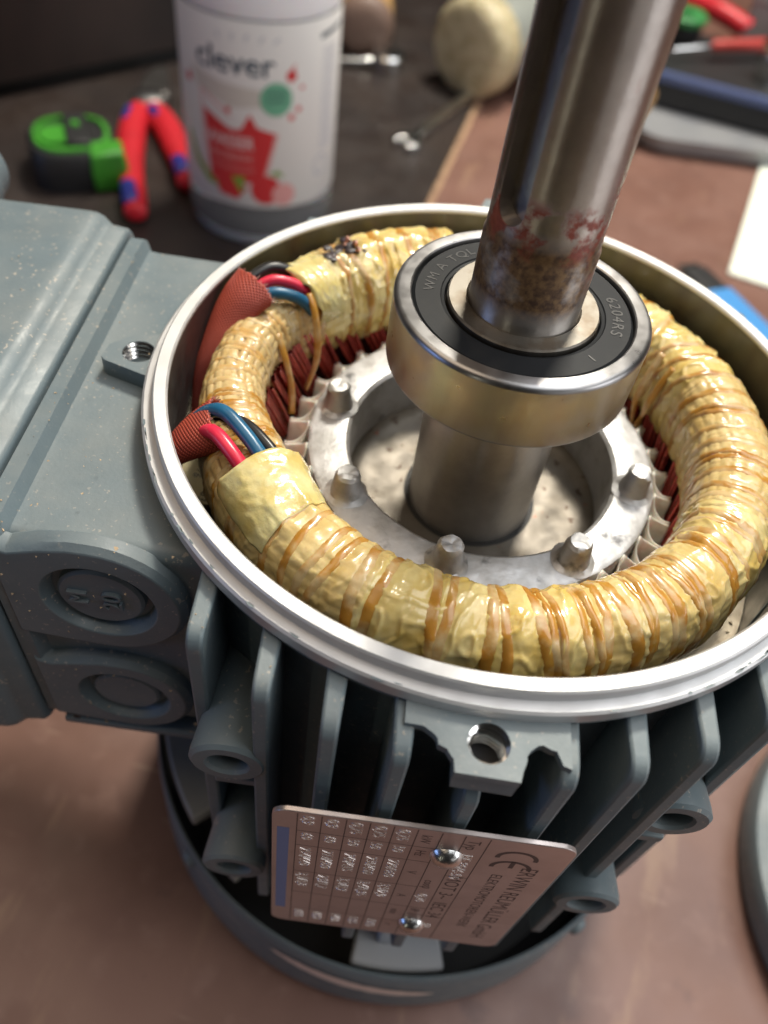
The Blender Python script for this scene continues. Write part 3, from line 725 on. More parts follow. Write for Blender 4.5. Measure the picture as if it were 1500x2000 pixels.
def surf(az, v, h):
    x = (az % 360)*NU/360; y = (v % (2*pi))*NV/(2*pi); i, j = int(x), int(y); fx, fy = x-i, y-j
    p = Vector(); n_ = Vector()
    for di, wx in ((0, 1-fx), (1, fx)):
        for dj, wy in ((0, 1-fy), (1, fy)):
            q, nn = GRID[((i+di) % NU)*NV+(j+dj) % NV]; p += q*wx*wy; n_ += nn*wx*wy
    return p+n_*h
def tie(az, sk, ns, wd, drop=False):
    mb = MB()
    for k in range(ns):
        off = (k-(ns-1)/2)*wd*1.02; rk = rt.uniform(-1.3, 1.3)
        rings = []
        for i in range(61):
            v = radians(-70+320*i/60); t = i/60-0.5
            a_ = az+degrees(off/51)+sk*t*2.0+rk*t*2.6+0.5*noise.noise(Vector((az, k*3.1, i*0.13)))
            hw = degrees(wd*(0.58+0.10*noise.noise(Vector((az*3, k*2, i*0.1))))/51)
            h = 0.05+0.05*noise.noise(Vector((az*1.3+k*9, i*0.2, 2)))
            r_ = [surf(a_-hw, v, h-0.12), surf(a_-hw*0.7, v, h+0.10), surf(a_, v, h+0.16), surf(a_+hw*0.7, v, h+0.10), surf(a_+hw, v, h-0.12)]
            rings.append([W2M(p) for p in r_])
        mb.loft(rings, False, False, False)
    return mb
for t in TIES: mo('lacing_cord', tie(*t), STRAW if (t[0] > 162 and rt.random() < 0.6) or (-14 < t[0] < 40 and rt.random() < 0.45) else CORD, wind, sharp=180, fix=False)
FILMSHEET = M('pale_tape_film', (0.78, 0.66, 0.33), 0.22, layers=[(6, 0.35, 0.62, (0.66, 0.48, 0.15), 0.9), (4, 0.66, 0.76, (0.60, 0.60, 0.40), 0.5)], bumps=[(1.7, 0.4, 0.4)], coat=0.4, sss=0.12)
def flap(az0, az1, v0, v1, h0, seed):
    rings = []
    for i in range(25):
        k = i/24; row = []
        for q in range(61):
            t = q/60; v = radians(v0+(v1-v0)*t)
            az = az0+(az1-az0)*k+1.6*noise.noise(Vector((seed, t*5, 0)))*(1-k)
            arch = sin(pi*t)**0.6; A_ = radians(az)
            b_ = on_wind(az, v, 0); n_ = Vector((cos(v)*cos(A_), cos(v)*sin(A_), sin(v)))
            ds = (surf(az, v, 0)-b_).dot(n_)
            c_ = 1-abs(noise.noise(Vector((seed+t*7, k*5, 1))))*4
            h = max(h0*arch*(1-k)**0.8+0.30*max(0, c_)*arch, ds+0.12)
            row.append(W2M(b_+n_*h))
        rings.append(row)
    return MB().loft(rings, False, False, False)
mo('tape_flap', flap(160.8, 150.5, 28, 172, 2.7, 3.0), FILMSHEET, wind, sharp=180, solid=0.12, fix=False)
mo('tape_flap', flap(-136.6, -122, 28, 168, 3.0, 8.0), FILMSHEET, wind, sharp=180, solid=0.12, fix=False)
# slack loops hanging on the inner face at the back
def wm(x, y, z): return W2M((x, y, z))
for pts in ([(-41.6, 22.6, -1.6), (-40.0, 20.2, -4), (-38.8, 18.0, -9), (-38.6, 16.4, -15), (-40.4, 15.0, -22)],
            [(-46.6, 12.4, -5.5), (-44.4, 10.0, -10), (-42.8, 8.6, -16), (-42.4, 7.4, -23)],
            [(37.2, 23.6, -4), (35.2, 20.8, -9), (34.4, 19.2, -15), (35.6, 18.2, -22)],
            [(39.6, 20.2, -5), (37.4, 18.2, -10), (36.4, 17.0, -16), (36.2, 17.6, -23)]):
    mo('slack_cord', MB().tube(smooth_path(pts, 5), 0.8, 8, True, 0.5), CORD, wind, sharp=180)
# burnt hole with a blob of melted copper
rb = random.Random(8)
char = MB()
for k in range(20):
    az = rb.uniform(139.5, 149); v = radians(rb.uniform(72, 100)); p = Vector(wm(*surf(az, v, 0.1))); R = rb.uniform(0.5, 1.3)
    ring = []
    for zz, rr_ in ((-0.3, 1.1), (0.08, 0.95), (0.22, 0.55)):
        ring.append([tuple(p+Vector((R*rr_*cos(2*pi*i/8)*rb.uniform(.7, 1.3), R*rr_*sin(2*pi*i/8)*rb.uniform(.7, 1.3), zz*R*1.3))) for i in range(8)])
    char.loft(ring)
mo('burnt_spot', char, CHAR, wind)
bead = MB()
for az, v, R in ((141.6, 84, 0.9), (141.0, 92, 0.75), (141.4, 99, 0.6), (143.0, 88, 0.5)):
    p = Vector(wm(*surf(az, radians(v), 0.7))); ring = []
    for q in range(5):
        ph = -pi/2+pi*(q+0.5)/5; ring.append([tuple(p+Vector((R*cos(ph)*cos(2*pi*i/9)*rb.uniform(.8, 1.2), R*cos(ph)*sin(2*pi*i/9), R*sin(ph)*1.1))) for i in range(9)])
    bead.loft(ring)
mo('copper_bead', bead, COPPERBARE, wind)
# sticker on the core beside the winding
stk = MB().lathe([(0.01, 0), (6.5, 0.03)], 36).xform(lambda p: Vector(W2M((-55.6+p.x, -21.5+p.y, -28.5+p.z+(p.x*-0.10)))))
mo('core_sticker', stk, STICKER, core, fix=False)
sx = MB()
for body, dx in (('AVVU3636', 1.2), ('0976', -2.2)):
    v_, fc = text(body, 2.6)
    sx.add([W2M((-55.6+dx+b, -16.0-a, -28.40+(dx+b)*-0.10)) for a, b in v_], fc)
mo('sticker_print', sx, INK, core, fix=False)

# lead sleeves and wires
def sleeve(name, sect, parent, fray_seed):
    """sect: list of (centre, half vector a, half vector b); skinned into an open tube with a frayed mouth"""
    n = 40; C_ = smooth_path([s_[0] for s_ in sect], 10); A_ = smooth_path([s_[1] for s_ in sect], 10); B_ = smooth_path([s_[2] for s_ in sect], 10)
    mb = MB(); N = len(C_); fr = random.Random(fray_seed); rings = []
    for i in range(N):
        row = []
        for k in range(n):
            a = 2*pi*k/n; p = C_[i]+A_[i]*cos(a)+B_[i]*sin(a)
            if i == N-1: p += (C_[-1]-C_[-2]).normalized()*fr.uniform(-0.15, 0.45)
            row.append(tuple(p))
        rings.append(row)
    mb.loft(rings, False, False)
    me = mesh(name, mb, SLEEVE, ZO, 180, True, False)
    uvl = me.uv_layers.new(name='UVMap'); L = 0; cum = [0]
    for i in range(1, N): L += (C_[i]-C_[i-1]).length; cum.append(L)
    for p in me.polygons:
        for li, vi in zip(p.loop_indices, p.vertices):
            i, k = divmod(vi, n)
            kk = k if not (k == 0 and max(v % n for v in p.vertices) == n-1) else n
            uvl.data[li].uv = (cum[i]/40.0, kk/n*0.5)
    o = obj(name, me, SLEEVE, motor); d = o.modifiers.new('thickness', 'SOLIDIFY'); d.thickness = 0.55*S; d.offset = 0
    fz = MB(); 
    for k in range(n*2):
        a = 2*pi*k/(n*2); p = C_[-1]+A_[-1]*cos(a)+B_[-1]*sin(a); dr = (C_[-1]-C_[-2]).normalized()
        q = p+dr*fr.uniform(0.2, 0.9)+Vector((fr.uniform(-.35, .35), fr.uniform(-.35, .35), fr.uniform(-.25, .35)))
        fz.tube([p-dr*0.3, (p+q)/2, q], 0.10, 4, False)
    obj('frayed_edge', fz, FRAY, o, ZO)['kind'] = 'stuff'
    return o
FRAY = M('frayed_glass_threads', (0.62, 0.36, 0.30), 0.6)
V = Vector
s1 = sleeve('lead_sleeve', [(V((-61.6, -3, -28)), V((1.6, -.3, 0)), V((0, .6, 2.2))), (V((-61.4, 2.5, -20)), V((1.9, -.4, 0)), V((-.3, .8, 2.4))), (V((-60.8, 6.8, -13.8)), V((2.5, -.8, .2)), V((-.4, .9, 2.4))),
                             (V((-57.8, 13.4, -6.6)), V((3.9, -1.9, .4)), V((-.2, .5, 2.3))), (V((-55.4, 17.4, -2.4)), V((4.3, -3.2, .3)), V((-.2, .1, 2.3))), (V((-53.2, 19.8, -0.3)), V((4.6, -4.4, 0.2)), V((0.3, 0.2, 2.4)))], motor, 1)
s2 = sleeve('lead_sleeve', [(V((-63.6, -21.5, -14)), V((0, 3.9, 0)), V((.8, 0, 3.2))), (V((-61, -20.8, -10)), V((0, 4.5, 0)), V((.5, 0, 3.4))), (V((-57.0, -19.8, -6.4)), V((-.6, 5.1, -.3)), V((-.4, 0, 3.4))), (V((-52.0, -18.9, -3.0)), V((-1.2, 5.7, -.3)), V((-1.6, .3, 3.2)))], motor, 2)
def wire(pts, mat, par, rad=1.25): return mo('lead_wire', MB().tube(smooth_path(pts), rad, 14), mat, par, sharp=60)
wire([(-55.4, 19.0, -2.2), (-52.8, 20.8, -1.0), (-49.8, 22.6, 0.3), (-46, 23.8, -0.4), (-42.4, 24.6, -2.4), (-39.5, 25.8, -5.5)], REDW, s1)
wire([(-54.0, 16.4, -2.6), (-52.0, 17.8, -1.4), (-49, 19.2, -0.3), (-45.6, 20.2, -0.9), (-42.8, 21.2, -2.6), (-40.6, 22.6, -6)], BLUEW, s1)
wire([(-56.2, 21.2, -1.8), (-54.0, 23.6, -0.2), (-50.8, 26.6, 0.7), (-47, 28.2, -0.4), (-43.4, 29.2, -2.6), (-40.5, 30.5, -6.0)], BLACKW, s1)
wire([(-57.0, -21.2, -5.2), (-54, -21.8, -2.6), (-51.2, -24.0, -0.2), (-47.5, -27.6, -0.6), (-43.8, -31.0, -2.8), (-41.2, -33.8, -5.6)], REDW, s2, 1.4)
wire([(-57.0, -18.2, -4.4), (-54.2, -17.8, -1.4), (-50.6, -19.6, 1.1), (-46.2, -23.4, 0.6), (-42.6, -27.0, -0.6), (-40.0, -29.6, -2.3), (-38.2, -31.6, -6)], BLUEW, s2, 1.35)
wire([(-53.5, -15.8, -4.2), (-47.2, -19.4, -1.2), (-42, -24, -1.0), (-38.8, -27.2, -2.6), (-37.4, -28.8, -6)], BLACKW, s2, 1.15)

# ------------------------------------------------------------------ rotor: shaft, bearing, cage end ring (lifts out of the stator)
rotor = thing('motor_rotor', 'steel shaft with sealed ball bearing and cast aluminium end ring inside the motor', 'rotor', (0, 0, TABLE-33), ROT)
def ro(name, mb, mat, parent=rotor, **k): return obj(name, mb, mat, parent, 33, **k)
shaft = ro('shaft', MB().lathe([(0.01, -33.5), (13.8, -33.5), (13.8, 5.6), (13.4, 6.1), (10.05, 6.1), (10.05, 33.2), (9.8, 33.6), (9.72, 34.4), (9.80, 35.2), (9.72, 35.8), (9.72, 90.0), (9.0, 90.8), (0.01, 90.8)], 128, True), SHAFT, sharp=40)
# keyway milled into the left of the shaft, round at its lower end
ka = radians(-129)-ROT
kp = [(3*cos(radians(a)), 41.0+3*sin(radians(a))) for a in range(180, 361, 12)]+[(3, 86), (-3, 86)]
def kf(rr_): return lambda a, b: (rr_*cos(ka)-a*sin(ka), rr_*sin(ka)+a*cos(ka), b)
bpy.context.view_layer.update()
kc = obj('cut', MB().prism(kp, kf(6.4), kf(14)), SHAFT, None, 33); kc.matrix_world = Matrix.Translation((0, 0, (TABLE-33)*S)) @ Matrix.Rotation(ROT, 4, 'Z')
boolean(shaft, [kc])
ro('shaft_gap', MB().lathe([(13.9, -32.9), (15.0, -32.92)], 80), BLACKGAP, fix=False)
def cham(R, z, r_, sgn): return [(R-r_+r_*sin(radians(a)), z-sgn*(r_-r_*cos(radians(a)))) for a in (0, 22, 45, 68, 90)]
bearing = ro('ball_bearing', MB().lathe([(20.45, 6.3)]+list(reversed([(R_, z_) for R_, z_ in cham(23.5, 6.3, 0.9, -1)]))[::-1]+[(23.5, 19.2)]+list(reversed(cham(23.5, 20.3, 1.1, 1)))+[(20.6, 20.3), (20.35, 20.1), (20.35, 19.0), (20.35, 7.0)], 200, True), BEAR, sharp=30)
ro('inner_race', MB().lathe([(10.08, 6.3), (13.7, 6.3), (13.9, 6.5), (13.9, 20.0), (13.6, 20.3), (10.5, 20.3), (10.08, 19.8)], 140, True), RACE, bearing, sharp=30)
seal = ro('rubber_seal', MB().lathe([(14.05, 18.6), (14.35, 19.35), (14.9, 19.5), (15.1, 19.72), (19.6, 19.72), (19.9, 19.4), (20.3, 19.0), (20.3, 18.0), (14.05, 18.0)], 160, True), SEAL, bearing, sharp=30)
def seal_text(body, size, R, a_mid, gap=1.12):
    tx = MB()
    ws = [max(text_w(ch, size), size*0.25) for ch in body]; tot = sum(w_*gap+size*0.12 for w_ in ws); s_ = -tot/2
    for ch, w_ in zip(body, ws):
        if ch != ' ':
            a_ = radians(a_mid)-(s_+w_*gap/2)/R-ROT
            embossed(tx, ch, size, lambda a, b, h: (lambda x, y: (x*cos(a_)+y*sin(a_), x*sin(a_)-y*cos(a_), 19.70+h))(R-size*0.35+b, (a-w_/2)*gap), 0.10)
        s_ += w_*gap+size*0.12
    ro('seal_lettering', tx, SEALTXT, bearing, fix=False)
seal_text('6204RS', 3.0, 17.3, 10); seal_text('I', 2.4, 17.3, -38); seal_text('WM A TQL', 2.7, 17.2, 162)
ring = ro('cage_end_ring', MB().lathe([(28.2, -30.6), (28.35, -20), (28.6, -18.2), (29.3, -17.6), (36.3, -17.5), (37.1, -17.9), (37.4, -18.8), (37.4, -60), (30, -60)], 180), CAST, sharp=38, fix=False)
ro('rotor_face', MB().lathe([(13.9, -33.0), (22.5, -33.0), (25.5, -32.6), (27.3, -31.8), (28.2, -30.4)], 140), LAM, sharp=60, fix=False)
peg_m = MB().lathe([(0.01, 5.9), (1.2, 6.1), (2.0, 6.0), (2.45, 5.4), (2.6, 4.4), (2.95, 1.6), (3.35, 0.6), (4.4, 0.02)], 28).xform(lambda p: Vector((p.x+0.18*sin(p.z*3+p.y), p.y, p.z-17.5)))
peg_v = list(peg_m.v); pgs = []
for k in range(8):
    az = radians(-1+45*k)-ROT
    if k < 4:
        pm = MB().add([(x+0.10*noise.noise(Vector((x*0.9+k*7, y*0.9, z*0.7))), y+0.10*noise.noise(Vector((x*0.9, y*0.9+k*5, z*0.7+9))), z+(0.25*noise.noise(Vector((x*0.8+k*3, y*0.8, 5))) if z > -13 else 0)) for x, y, z in peg_v], peg_m.f)
        pg = ro('riveting_peg', pm, CAST, ring); pg.location = (32.7*S*cos(az), 32.7*S*sin(az), 0); pgs.append(pg)
    else: c_ = copy(pgs[k-4], ring, 2.1+k*1.3, (32.7*S*cos(az), 32.7*S*sin(az), 0))
# small crumbs lying on the painted top, the rim and the core
cr = MB(); rc = random.Random(21)
def crumb(x, y, z, s_):
    p = [Vector((rc.uniform(-1, 1), rc.uniform(-1, 1), rc.uniform(-.4, .5)))*s_ for _ in range(6)]
    b_ = bmesh.new()
    for q in p: b_.verts.new(q+Vector((x, y, z+s_*0.3)))
    bmesh.ops.convex_hull(b_, input=b_.verts); b_.verts.index_update()
    cr.add([tuple(v_.co) for v_ in b_.verts], [tuple(v_.index for v_ in f_.verts) for f_ in b_.faces if all(v_.is_valid for v_ in f_.verts)]); b_.free()
for k in range(60): crumb(rc.uniform(-85, -70.5), rc.uniform(-44, 38), -6.45, rc.choice([0.12, 0.15, 0.2, 0.28]))
for k in range(16): crumb(rc.uniform(-122, -97), rc.uniform(-40, 40), -2.55, rc.choice([0.12, 0.2]))
for k in range(10): crumb(rc.uniform(-84, -52), -47.6+rc.uniform(-.5, 3), -7.2, rc.choice([0.25, 0.4, 0.6]))
for k in range(34): crumb(rc.uniform(-84, -51), -48.9, rc.uniform(-73, -8), rc.choice([0.15, 0.2, 0.3, 0.4]))
for k in range(22): crumb(rc.uniform(-84, -48), -47.5+rc.uniform(-1, 1), -73.2, rc.choice([0.2, 0.3, 0.45]))
for x_ in (-46.2, -34.3, -23.2, -12.3, 12.6, 23.4, 34.8, 46.2):
    for k in range(rc.choice([0, 1, 2, 4])): crumb(x_+rc.uniform(-1.1, 1.1), -sqrt(ENV**2-x_*x_)+rc.uniform(2.5, 7), -6.1, rc.choice([0.10, 0.14, 0.25]))
for k in range(46):
    a_ = radians(rc.uniform(-150, -20)); R_ = rc.uniform(60.5, 63.4); crumb(R_*cos(a_), R_*sin(a_), -33.1, rc.choice([0.2, 0.3, 0.5]))
mo('dust_crumbs', cr, CRUMB, motor, fix=False)['kind'] = 'stuff'

# ------------------------------------------------------------------ things on the bench behind and beside the motor
# plastic water bottle with a printed paper label
PET = M('clear_pet_water', (0.95, 0.96, 0.98), 0.08, trans=0.86, ior=1.33)
FROST = M('misted_white_bottle_neck', (0.86, 0.86, 0.88), 0.35, sss=0.2)
LABEL = M('white_paper_label', (0.78, 0.77, 0.74), 0.45)
LNAVY = M('label_navy_print', (0.02, 0.06, 0.10), 0.45); LRED = M('label_red_print', (0.62, 0.035, 0.04), 0.45); LPINK = M('label_pink_print', (0.75, 0.36, 0.34), 0.45)
LGREEN = M('label_mint_print', (0.16, 0.45, 0.29), 0.45); LLEAF = M('label_leaf_print', (0.22, 0.36, 0.05), 0.45); LGREY = M('label_grey_print', (0.50, 0.52, 0.57), 0.45)
LWHITE = M('label_white_print', (0.82, 0.80, 0.78), 0.45); LBEIGE = M('label_beige_print', (0.62, 0.59, 0.53), 0.45)
BX, BY, BR = -176.0, 323.0, 43.5
bottle = thing('water_bottle', 'plastic bottle of strawberry water with white and red printed label', 'bottle', (BX, BY, 0), 0)
obj('bottle_body', MB().lathe([(0.01, 3), (18, 2.6), (30, 0.2), (37, 0.4), (41.5, 4), (43.2, 12), (43.2, 22), (42.6, 25), (43.2, 28), (43.2, 128), (0.01, 128)], 96), PET, bottle, sharp=60)
obj('bottle_shoulder', MB().lathe([(43.0, 127.5), (43.3, 131), (42.0, 150), (36, 172), (24, 196), (15, 212), (14.5, 232), (0.01, 232)], 96), FROST, bottle, sharp=60)
obj('bottle_cap', MB().lathe([(16, 214), (16.4, 216), (16.4, 232), (15.4, 234), (0.01, 234)], 48), LRED, bottle)
obj('base_highlight_ring', MB().lathe([(30, 0.25), (36, 0.3), (40.6, 3.6), (42.4, 9), (41.0, 9), (36, 4), (30, 2)], 72, True), FROST, bottle)  # pale ring added for the bright light focused in the bottle bottom
lab = obj('paper_label', MB().lathe([(43.45, 28.4), (43.55, 28.6), (43.55, 126.5), (43.45, 126.8)], 160), LABEL, bottle, fix=False)
def wrap(poly, layer=1):
    """flat outline (arc mm from the facing line, height mm) laid round the bottle"""
    b = bmesh.new(); vs = [b.verts.new((x, y, 0)) for x, y in poly]; b.faces.new(vs)
    x0, x1 = min(p[0] for p in poly), max(p[0] for p in poly); k = x0+2.5
    while k < x1-0.3:
        bmesh.ops.bisect_plane(b, geom=b.verts[:]+b.edges[:]+b.faces[:], plane_co=(k, 0, 0), plane_no=(1, 0, 0)); k += 2.5
    b.verts.index_update()
    R = 43.55+0.06*layer
    def g(x, z): a = radians(-71)+x/43.5; return (R*cos(a), R*sin(a), z)
    out = ([g(v_.co.x, v_.co.y) for v_ in b.verts], [tuple(v_.index for v_ in f_.verts) for f_ in b.faces]); b.free(); return out
def art(name, polys, mat, layer=1):
    for p in polys: o = obj(name, MB().add(*wrap(p, layer)), mat, lab, fix=False, sharp=180)
    return o
def art_text(name, body, size, x, z, mat, layer=2, stretch=1.0):
    v_, fc = text(body, size, 1); R = 43.55+0.06*layer; mb = MB()
    mb.add([(R*cos(radians(-71)+(x+a*stretch)/43.5), R*sin(radians(-71)+(x+a*stretch)/43.5), z+b) for a, b in v_], fc)
    return obj(name, mb, mat, lab, fix=False, sharp=180)
wd = text_w('clever', 17)
art_text('brand_word', 'clever', 17, -35, 101.5, LNAVY, 2, 44/wd)
art_text('brand_word_bold', 'clever', 17, -34.4, 101.2, LNAVY, 2, 44/wd)
art('sun_ray', [[(-20+7*k, 117.6-0.35*abs(k-2)), (-19.2+7*k, 117.6-.35*abs(k-2)), (-19.0+7.6*k+(k-2)*0.5, 121-.5*abs(k-2)), (-20.0+7.4*k+(k-2)*0.5, 121-.5*abs(k-2))] for k in range(5)], LGREY)
art('beige_swash', [[(-40, 100), (-20, 96), (0, 95), (6, 93), (2, 86), (-14, 84), (-36, 90)]], LBEIGE)
art('drink_glass', [[(-31.5, 80), (-24, 77), (-15, 72.5), (-9, 73), (-4, 82), (0, 75), (10, 72), (2.5, 44), (-28, 41)]], LRED, 2)
art('glass_edge', [[(-33.2, 90), (-32.2, 90), (-30.8, 40), (-31.8, 40)], [(-33, 90.5), (-14, 79.5), (-14.5, 78.6), (-33, 89.2)], [(10.4, 72), (11.6, 72), (4, 44), (2.8, 44)]], LPINK, 1)
art('strawberry', [rdisc(4.5, 39.6, 8.6, 18), [(-26, 40), (-16, 47), (-6, 40), (-12, 32.5), (-22, 34)]], LRED, 3)
art('strawberry_half', [rdisc(14.5, 36.8, 6.8, 18)], LPINK, 4)
art('green_leaf', [[(-15, 46), (-7, 47), (-9.5, 36)], [(6, 49), (15, 47.5), (11, 51.5)], [(-46, 62), (-43.5, 62), (-37, 50), (-28, 42), (-22, 37.6), (-30, 38), (-40, 46)]], LLEAF, 5)
art('mint_badge', [rdisc(10.1, 90.2, 8.7, 26)], LGREEN, 4)
art('red_splash', [rdisc(18.2, 101.8, 3.0, 12), [(17.2, 104), (19.5, 104), (20.5, 108)], rdisc(24.5, 95.5, 1.2, 8), rdisc(22.6, 84.5, 1.6, 8), rdisc(18.5, 80.5, 1.8, 8), rdisc(-42.5, 91.6, 2.6, 10), rdisc(-16, 82.5, 1.6, 8)], LRED, 2)
art('dark_bar', [[(36.4, 116.6), (58.3, 119.0), (58.3, 121.0), (36.4, 119.3)]], LNAVY)
art('small_print', [[(38.5, 112-2.2*k), (53.5-(k % 3)*2, 112-2.2*k), (53.5-(k % 3)*2, 111-2.2*k), (38.5, 111-2.2*k)] for k in range(25)], LGREY)
art('round_mark', [[(40.4+6.2*cos(radians(a)), 48.6+6.2*sin(radians(a))) for a in range(0, 361, 15)]+[(40.4+4.9*cos(radians(a)), 48.6+4.9*sin(radians(a))) for a in range(360, -1, -15)]], LGREY)
for body, sz, x, z, l_ in (('WASSER', 9.6, -29.5, 62.6, 27.5), ('ERDBEERE', 5.6, -28.5, 55.4, 26), ('mit Geschmack', 3.6, -27, 49.8, 25)):
    w0 = text_w(body, sz); art_text('label_word', body, sz, x, z, LPINK if sz < 9 else LWHITE, 4, l_/w0)
for body, z in (('OHNE', 92.2), ('ZUCKER', 88.4)):
    w0 = text_w(body, 3.4); art_text('badge_word', body, 3.4, 4.9, z, LNAVY, 6, 10.4/w0)

def frame_obj(loc, rotz): return loc, radians(rotz)
# tape measure lying on its side
BLKPL = M('black_rubber_plastic', (0.018, 0.018, 0.019), 0.5, bumps=[(2, 0.1, 0.2)])
GRNPL = M('green_plastic', (0.055, 0.30, 0.025), 0.45, layers=[(12, 0.45, 0.7, (0.035, 0.20, 0.02), 0.6)]); 
tape = thing('tape_measure', 'black and bright green tape measure lying on its side', 'tape measure', (-296, 312, 0), radians(33.7))
def sq(R, n=40, e=0.62): return [(R*math.copysign(abs(cos(2*pi*i/n))**e, cos(2*pi*i/n)), R*math.copysign(abs(sin(2*pi*i/n))**e, sin(2*pi*i/n))) for i in range(n)]
tape.scale = (0.88, 0.88, 0.92)
obj('tape_case', MB().loft([[(a, b, z) for a, b in sq(R)] for R, z in ((27, 0), (30, 2), (30.5, 13), (30, 26), (27.5, 29))]), BLKPL, tape, sharp=45)
obj('green_ring', MB().loft([[(a, b, z) for a, b in sq(R, 40, 0.8)] for R, z in ((26, 28.6), (25.5, 31), (22.5, 31.4), (22, 29))], False, False), GRNPL, tape, sharp=45)
obj('green_panel', MB().loft([[(a-9, b-3, z) for a, b in sq(R, 24, 0.8)] for R, z in ((13, 28), (12, 32))]), GRNPL, tape)
obj('belt_clip', MB().loft([[(-4, -22, 28.5), (12, -24, 28.5), (12, 22, 28.5), (-4, 22, 28.5)], [(-4, -21, 35), (11, -22, 35), (11, 20, 35), (-4, 20, 35)]]), BLKPL, tape, bevel=1.5)
obj('clip_screw', MB().lathe([(0.01, 37), (3, 36.6), (3.4, 35)], 18, cx=3.5, cy=2), GRNPL, tape)
obj('green_mouth', MB().loft([[(10, -33, 4), (33, -31, 4), (33, -12, 4), (10, -14, 4)], [(9, -34, 17), (34, -32, 17), (34, -10, 17), (9, -12, 17)], [(10, -32, 30), (32, -29, 30), (32, -10, 30), (10, -12, 30)]]), GRNPL, tape, bevel=2)
# combination pliers with red and blue grips
REDPL = M('red_plastic_grip', (0.58, 0.018, 0.03), 0.42, layers=[(14, 0.5, 0.7, (0.38, 0.012, 0.02), 0.6)]); NAVYPL = M('navy_plastic_inlay', (0.025, 0.03, 0.22), 0.4)
TOOLST = M('dark_tool_steel', (0.20, 0.19, 0.18), 0.35, 0.9, layers=[(8, 0.4, 0.7, (0.10, 0.09, 0.085), 0.7)])
CHROME = M('chromed_steel', (0.72, 0.72, 0.71), 0.22, 1.0, layers=[(12, 0.45, 0.7, (0.50, 0.48, 0.45), 0.6)])
pliers = thing('pliers', 'red and blue handled pliers lying open beside the bottle', 'pliers', (0, 0, 0), 0)
h1 = smooth_path([(-292, 395, 9), (-290, 380, 9), (-277, 348, 9), (-262, 318, 9), (-243, 286, 10), (-236, 272, 10)])
h2 = smooth_path([(-287, 398, 9), (-276, 390, 9), (-260, 372, 9), (-246, 352, 9), (-230, 330, 10), (-222, 316, 10)])
for h in (h1, h2):
    n_ = len(h); rad = [7.8+1.6*sin(pi*(i/n_)*1.6)*(1 if i < n_*0.7 else 0.6) for i in range(n_)]; rad[0] = 4; rad[-1] = 3.5; rad[-2] = 6; rad[1] = 6.5
    g_ = obj('grip', MB().tube(h, rad, 16, True, 0.85), REDPL, pliers, sharp=60)
    for a_, b_ in ((0.14, 0.34), (0.70, 0.92)):
        seg = [p+Vector((-2.2, -1.2, 3.9)) for p in h[int(a_*n_):int(b_*n_)]]
        obj('grip_inlay', MB().tube(seg, [2]+[5.0]*(len(seg)-2)+[2], 12, True, 0.75), NAVYPL, g_, sharp=60)
obj('pivot', MB().lathe([(0.01, 15), (9, 14.5), (12.5, 12), (13, 3.4), (0.01, 3.2)], 28, cx=-293, cy=408), CHROME, pliers)
obj('jaw', MB().loft([[(-303, 410, 4), (-281, 416, 4), (-281, 416, 14), (-303, 410, 14)], [(-311, 438, 5), (-294, 443, 5), (-294, 443, 13), (-311, 438, 13)], [(-312, 460, 5), (-304, 462, 5), (-304, 462, 11), (-312, 460, 11)]]), TOOLST, pliers, bevel=2)
# soft-faced mallet
BEIGE = M('worn_beige_mallet_face', (0.56, 0.49, 0.31), 0.5, layers=[(9, 0.42, 0.62, (0.38, 0.31, 0.17), 0.9, 7), (3, 0.6, 0.7, (0.18, 0.14, 0.08), 0.6)], bumps=[(4, 0.5, 0.8)], sss=0.1)
GREYST = M('grey_green_mallet_body', (0.33, 0.35, 0.32), 0.4, 0.3)
mallet = thing('mallet', 'mallet with worn round beige striking face and grey head', 'mallet', (-97, 546, 36), 0)
ma = radians(62)
def along(p): return Vector((cos(ma)*p.z-sin(ma)*p.x, sin(ma)*p.z+cos(ma)*p.x, p.y))
mf = MB().lathe([(0.01, -1.0), (20, -0.6), (28, 0.6), (32.5, 2.6), (35.5, 7), (36, 12), (36, 24), (33, 27), (0.01, 27)], 64)
mf.v = [tuple(Vector(p)*1.0+Vector((0, 0, 0.8*noise.noise(Vector(p)/7)))) for p in mf.v]
obj('striking_face', mf.xform(along), BEIGE, mallet, sharp=60)
obj('mallet_head', MB().lathe([(24, 26), (30, 28), (31, 34), (31, 70), (30, 76), (24, 78)], 48).xform(along), GREYST, mallet)
obj('rear_face', MB().lathe([(32, 78), (35, 80), (35, 100), (31, 104), (0.01, 105)], 48).xform(along), BEIGE, mallet)
WOOD = M('varnished_beech_handle', (0.52, 0.32, 0.13), 0.42, layers=[(10, 0.4, 0.65, (0.44, 0.25, 0.09), 0.8, 5, (0.2, 1, 1))])
WOODEND = M('dark_wood_handle_end', (0.20, 0.13, 0.10), 0.5)
obj('mallet_handle', MB().tube([Vector((cos(ma)*52, sin(ma)*52, 0))+Vector((-sin(ma), cos(ma), 0))*-t_ for t_ in (28, 70, 110, 135)], [12, 11, 12, 13], 20, True, 0.8), WOOD, mallet)
# round wooden handle end behind the bottle
hd = thing('hammer_handle', 'thick round wooden handle with dark end behind the bottle', 'handle', (-184, 574, 0), radians(16))
obj('handle_shaft', MB().tube([(0, 10, 24), (0, 60, 24), (0, 130, 25), (0, 200, 26)], [23.5, 24, 23, 20], 32), WOOD, hd)
obj('handle_end', MB().tube([(0, -3, 24), (0, 0, 24), (0, 4, 24), (0, 10.5, 24)], [14, 21, 23.6, 24], 32), WOODEND, hd)
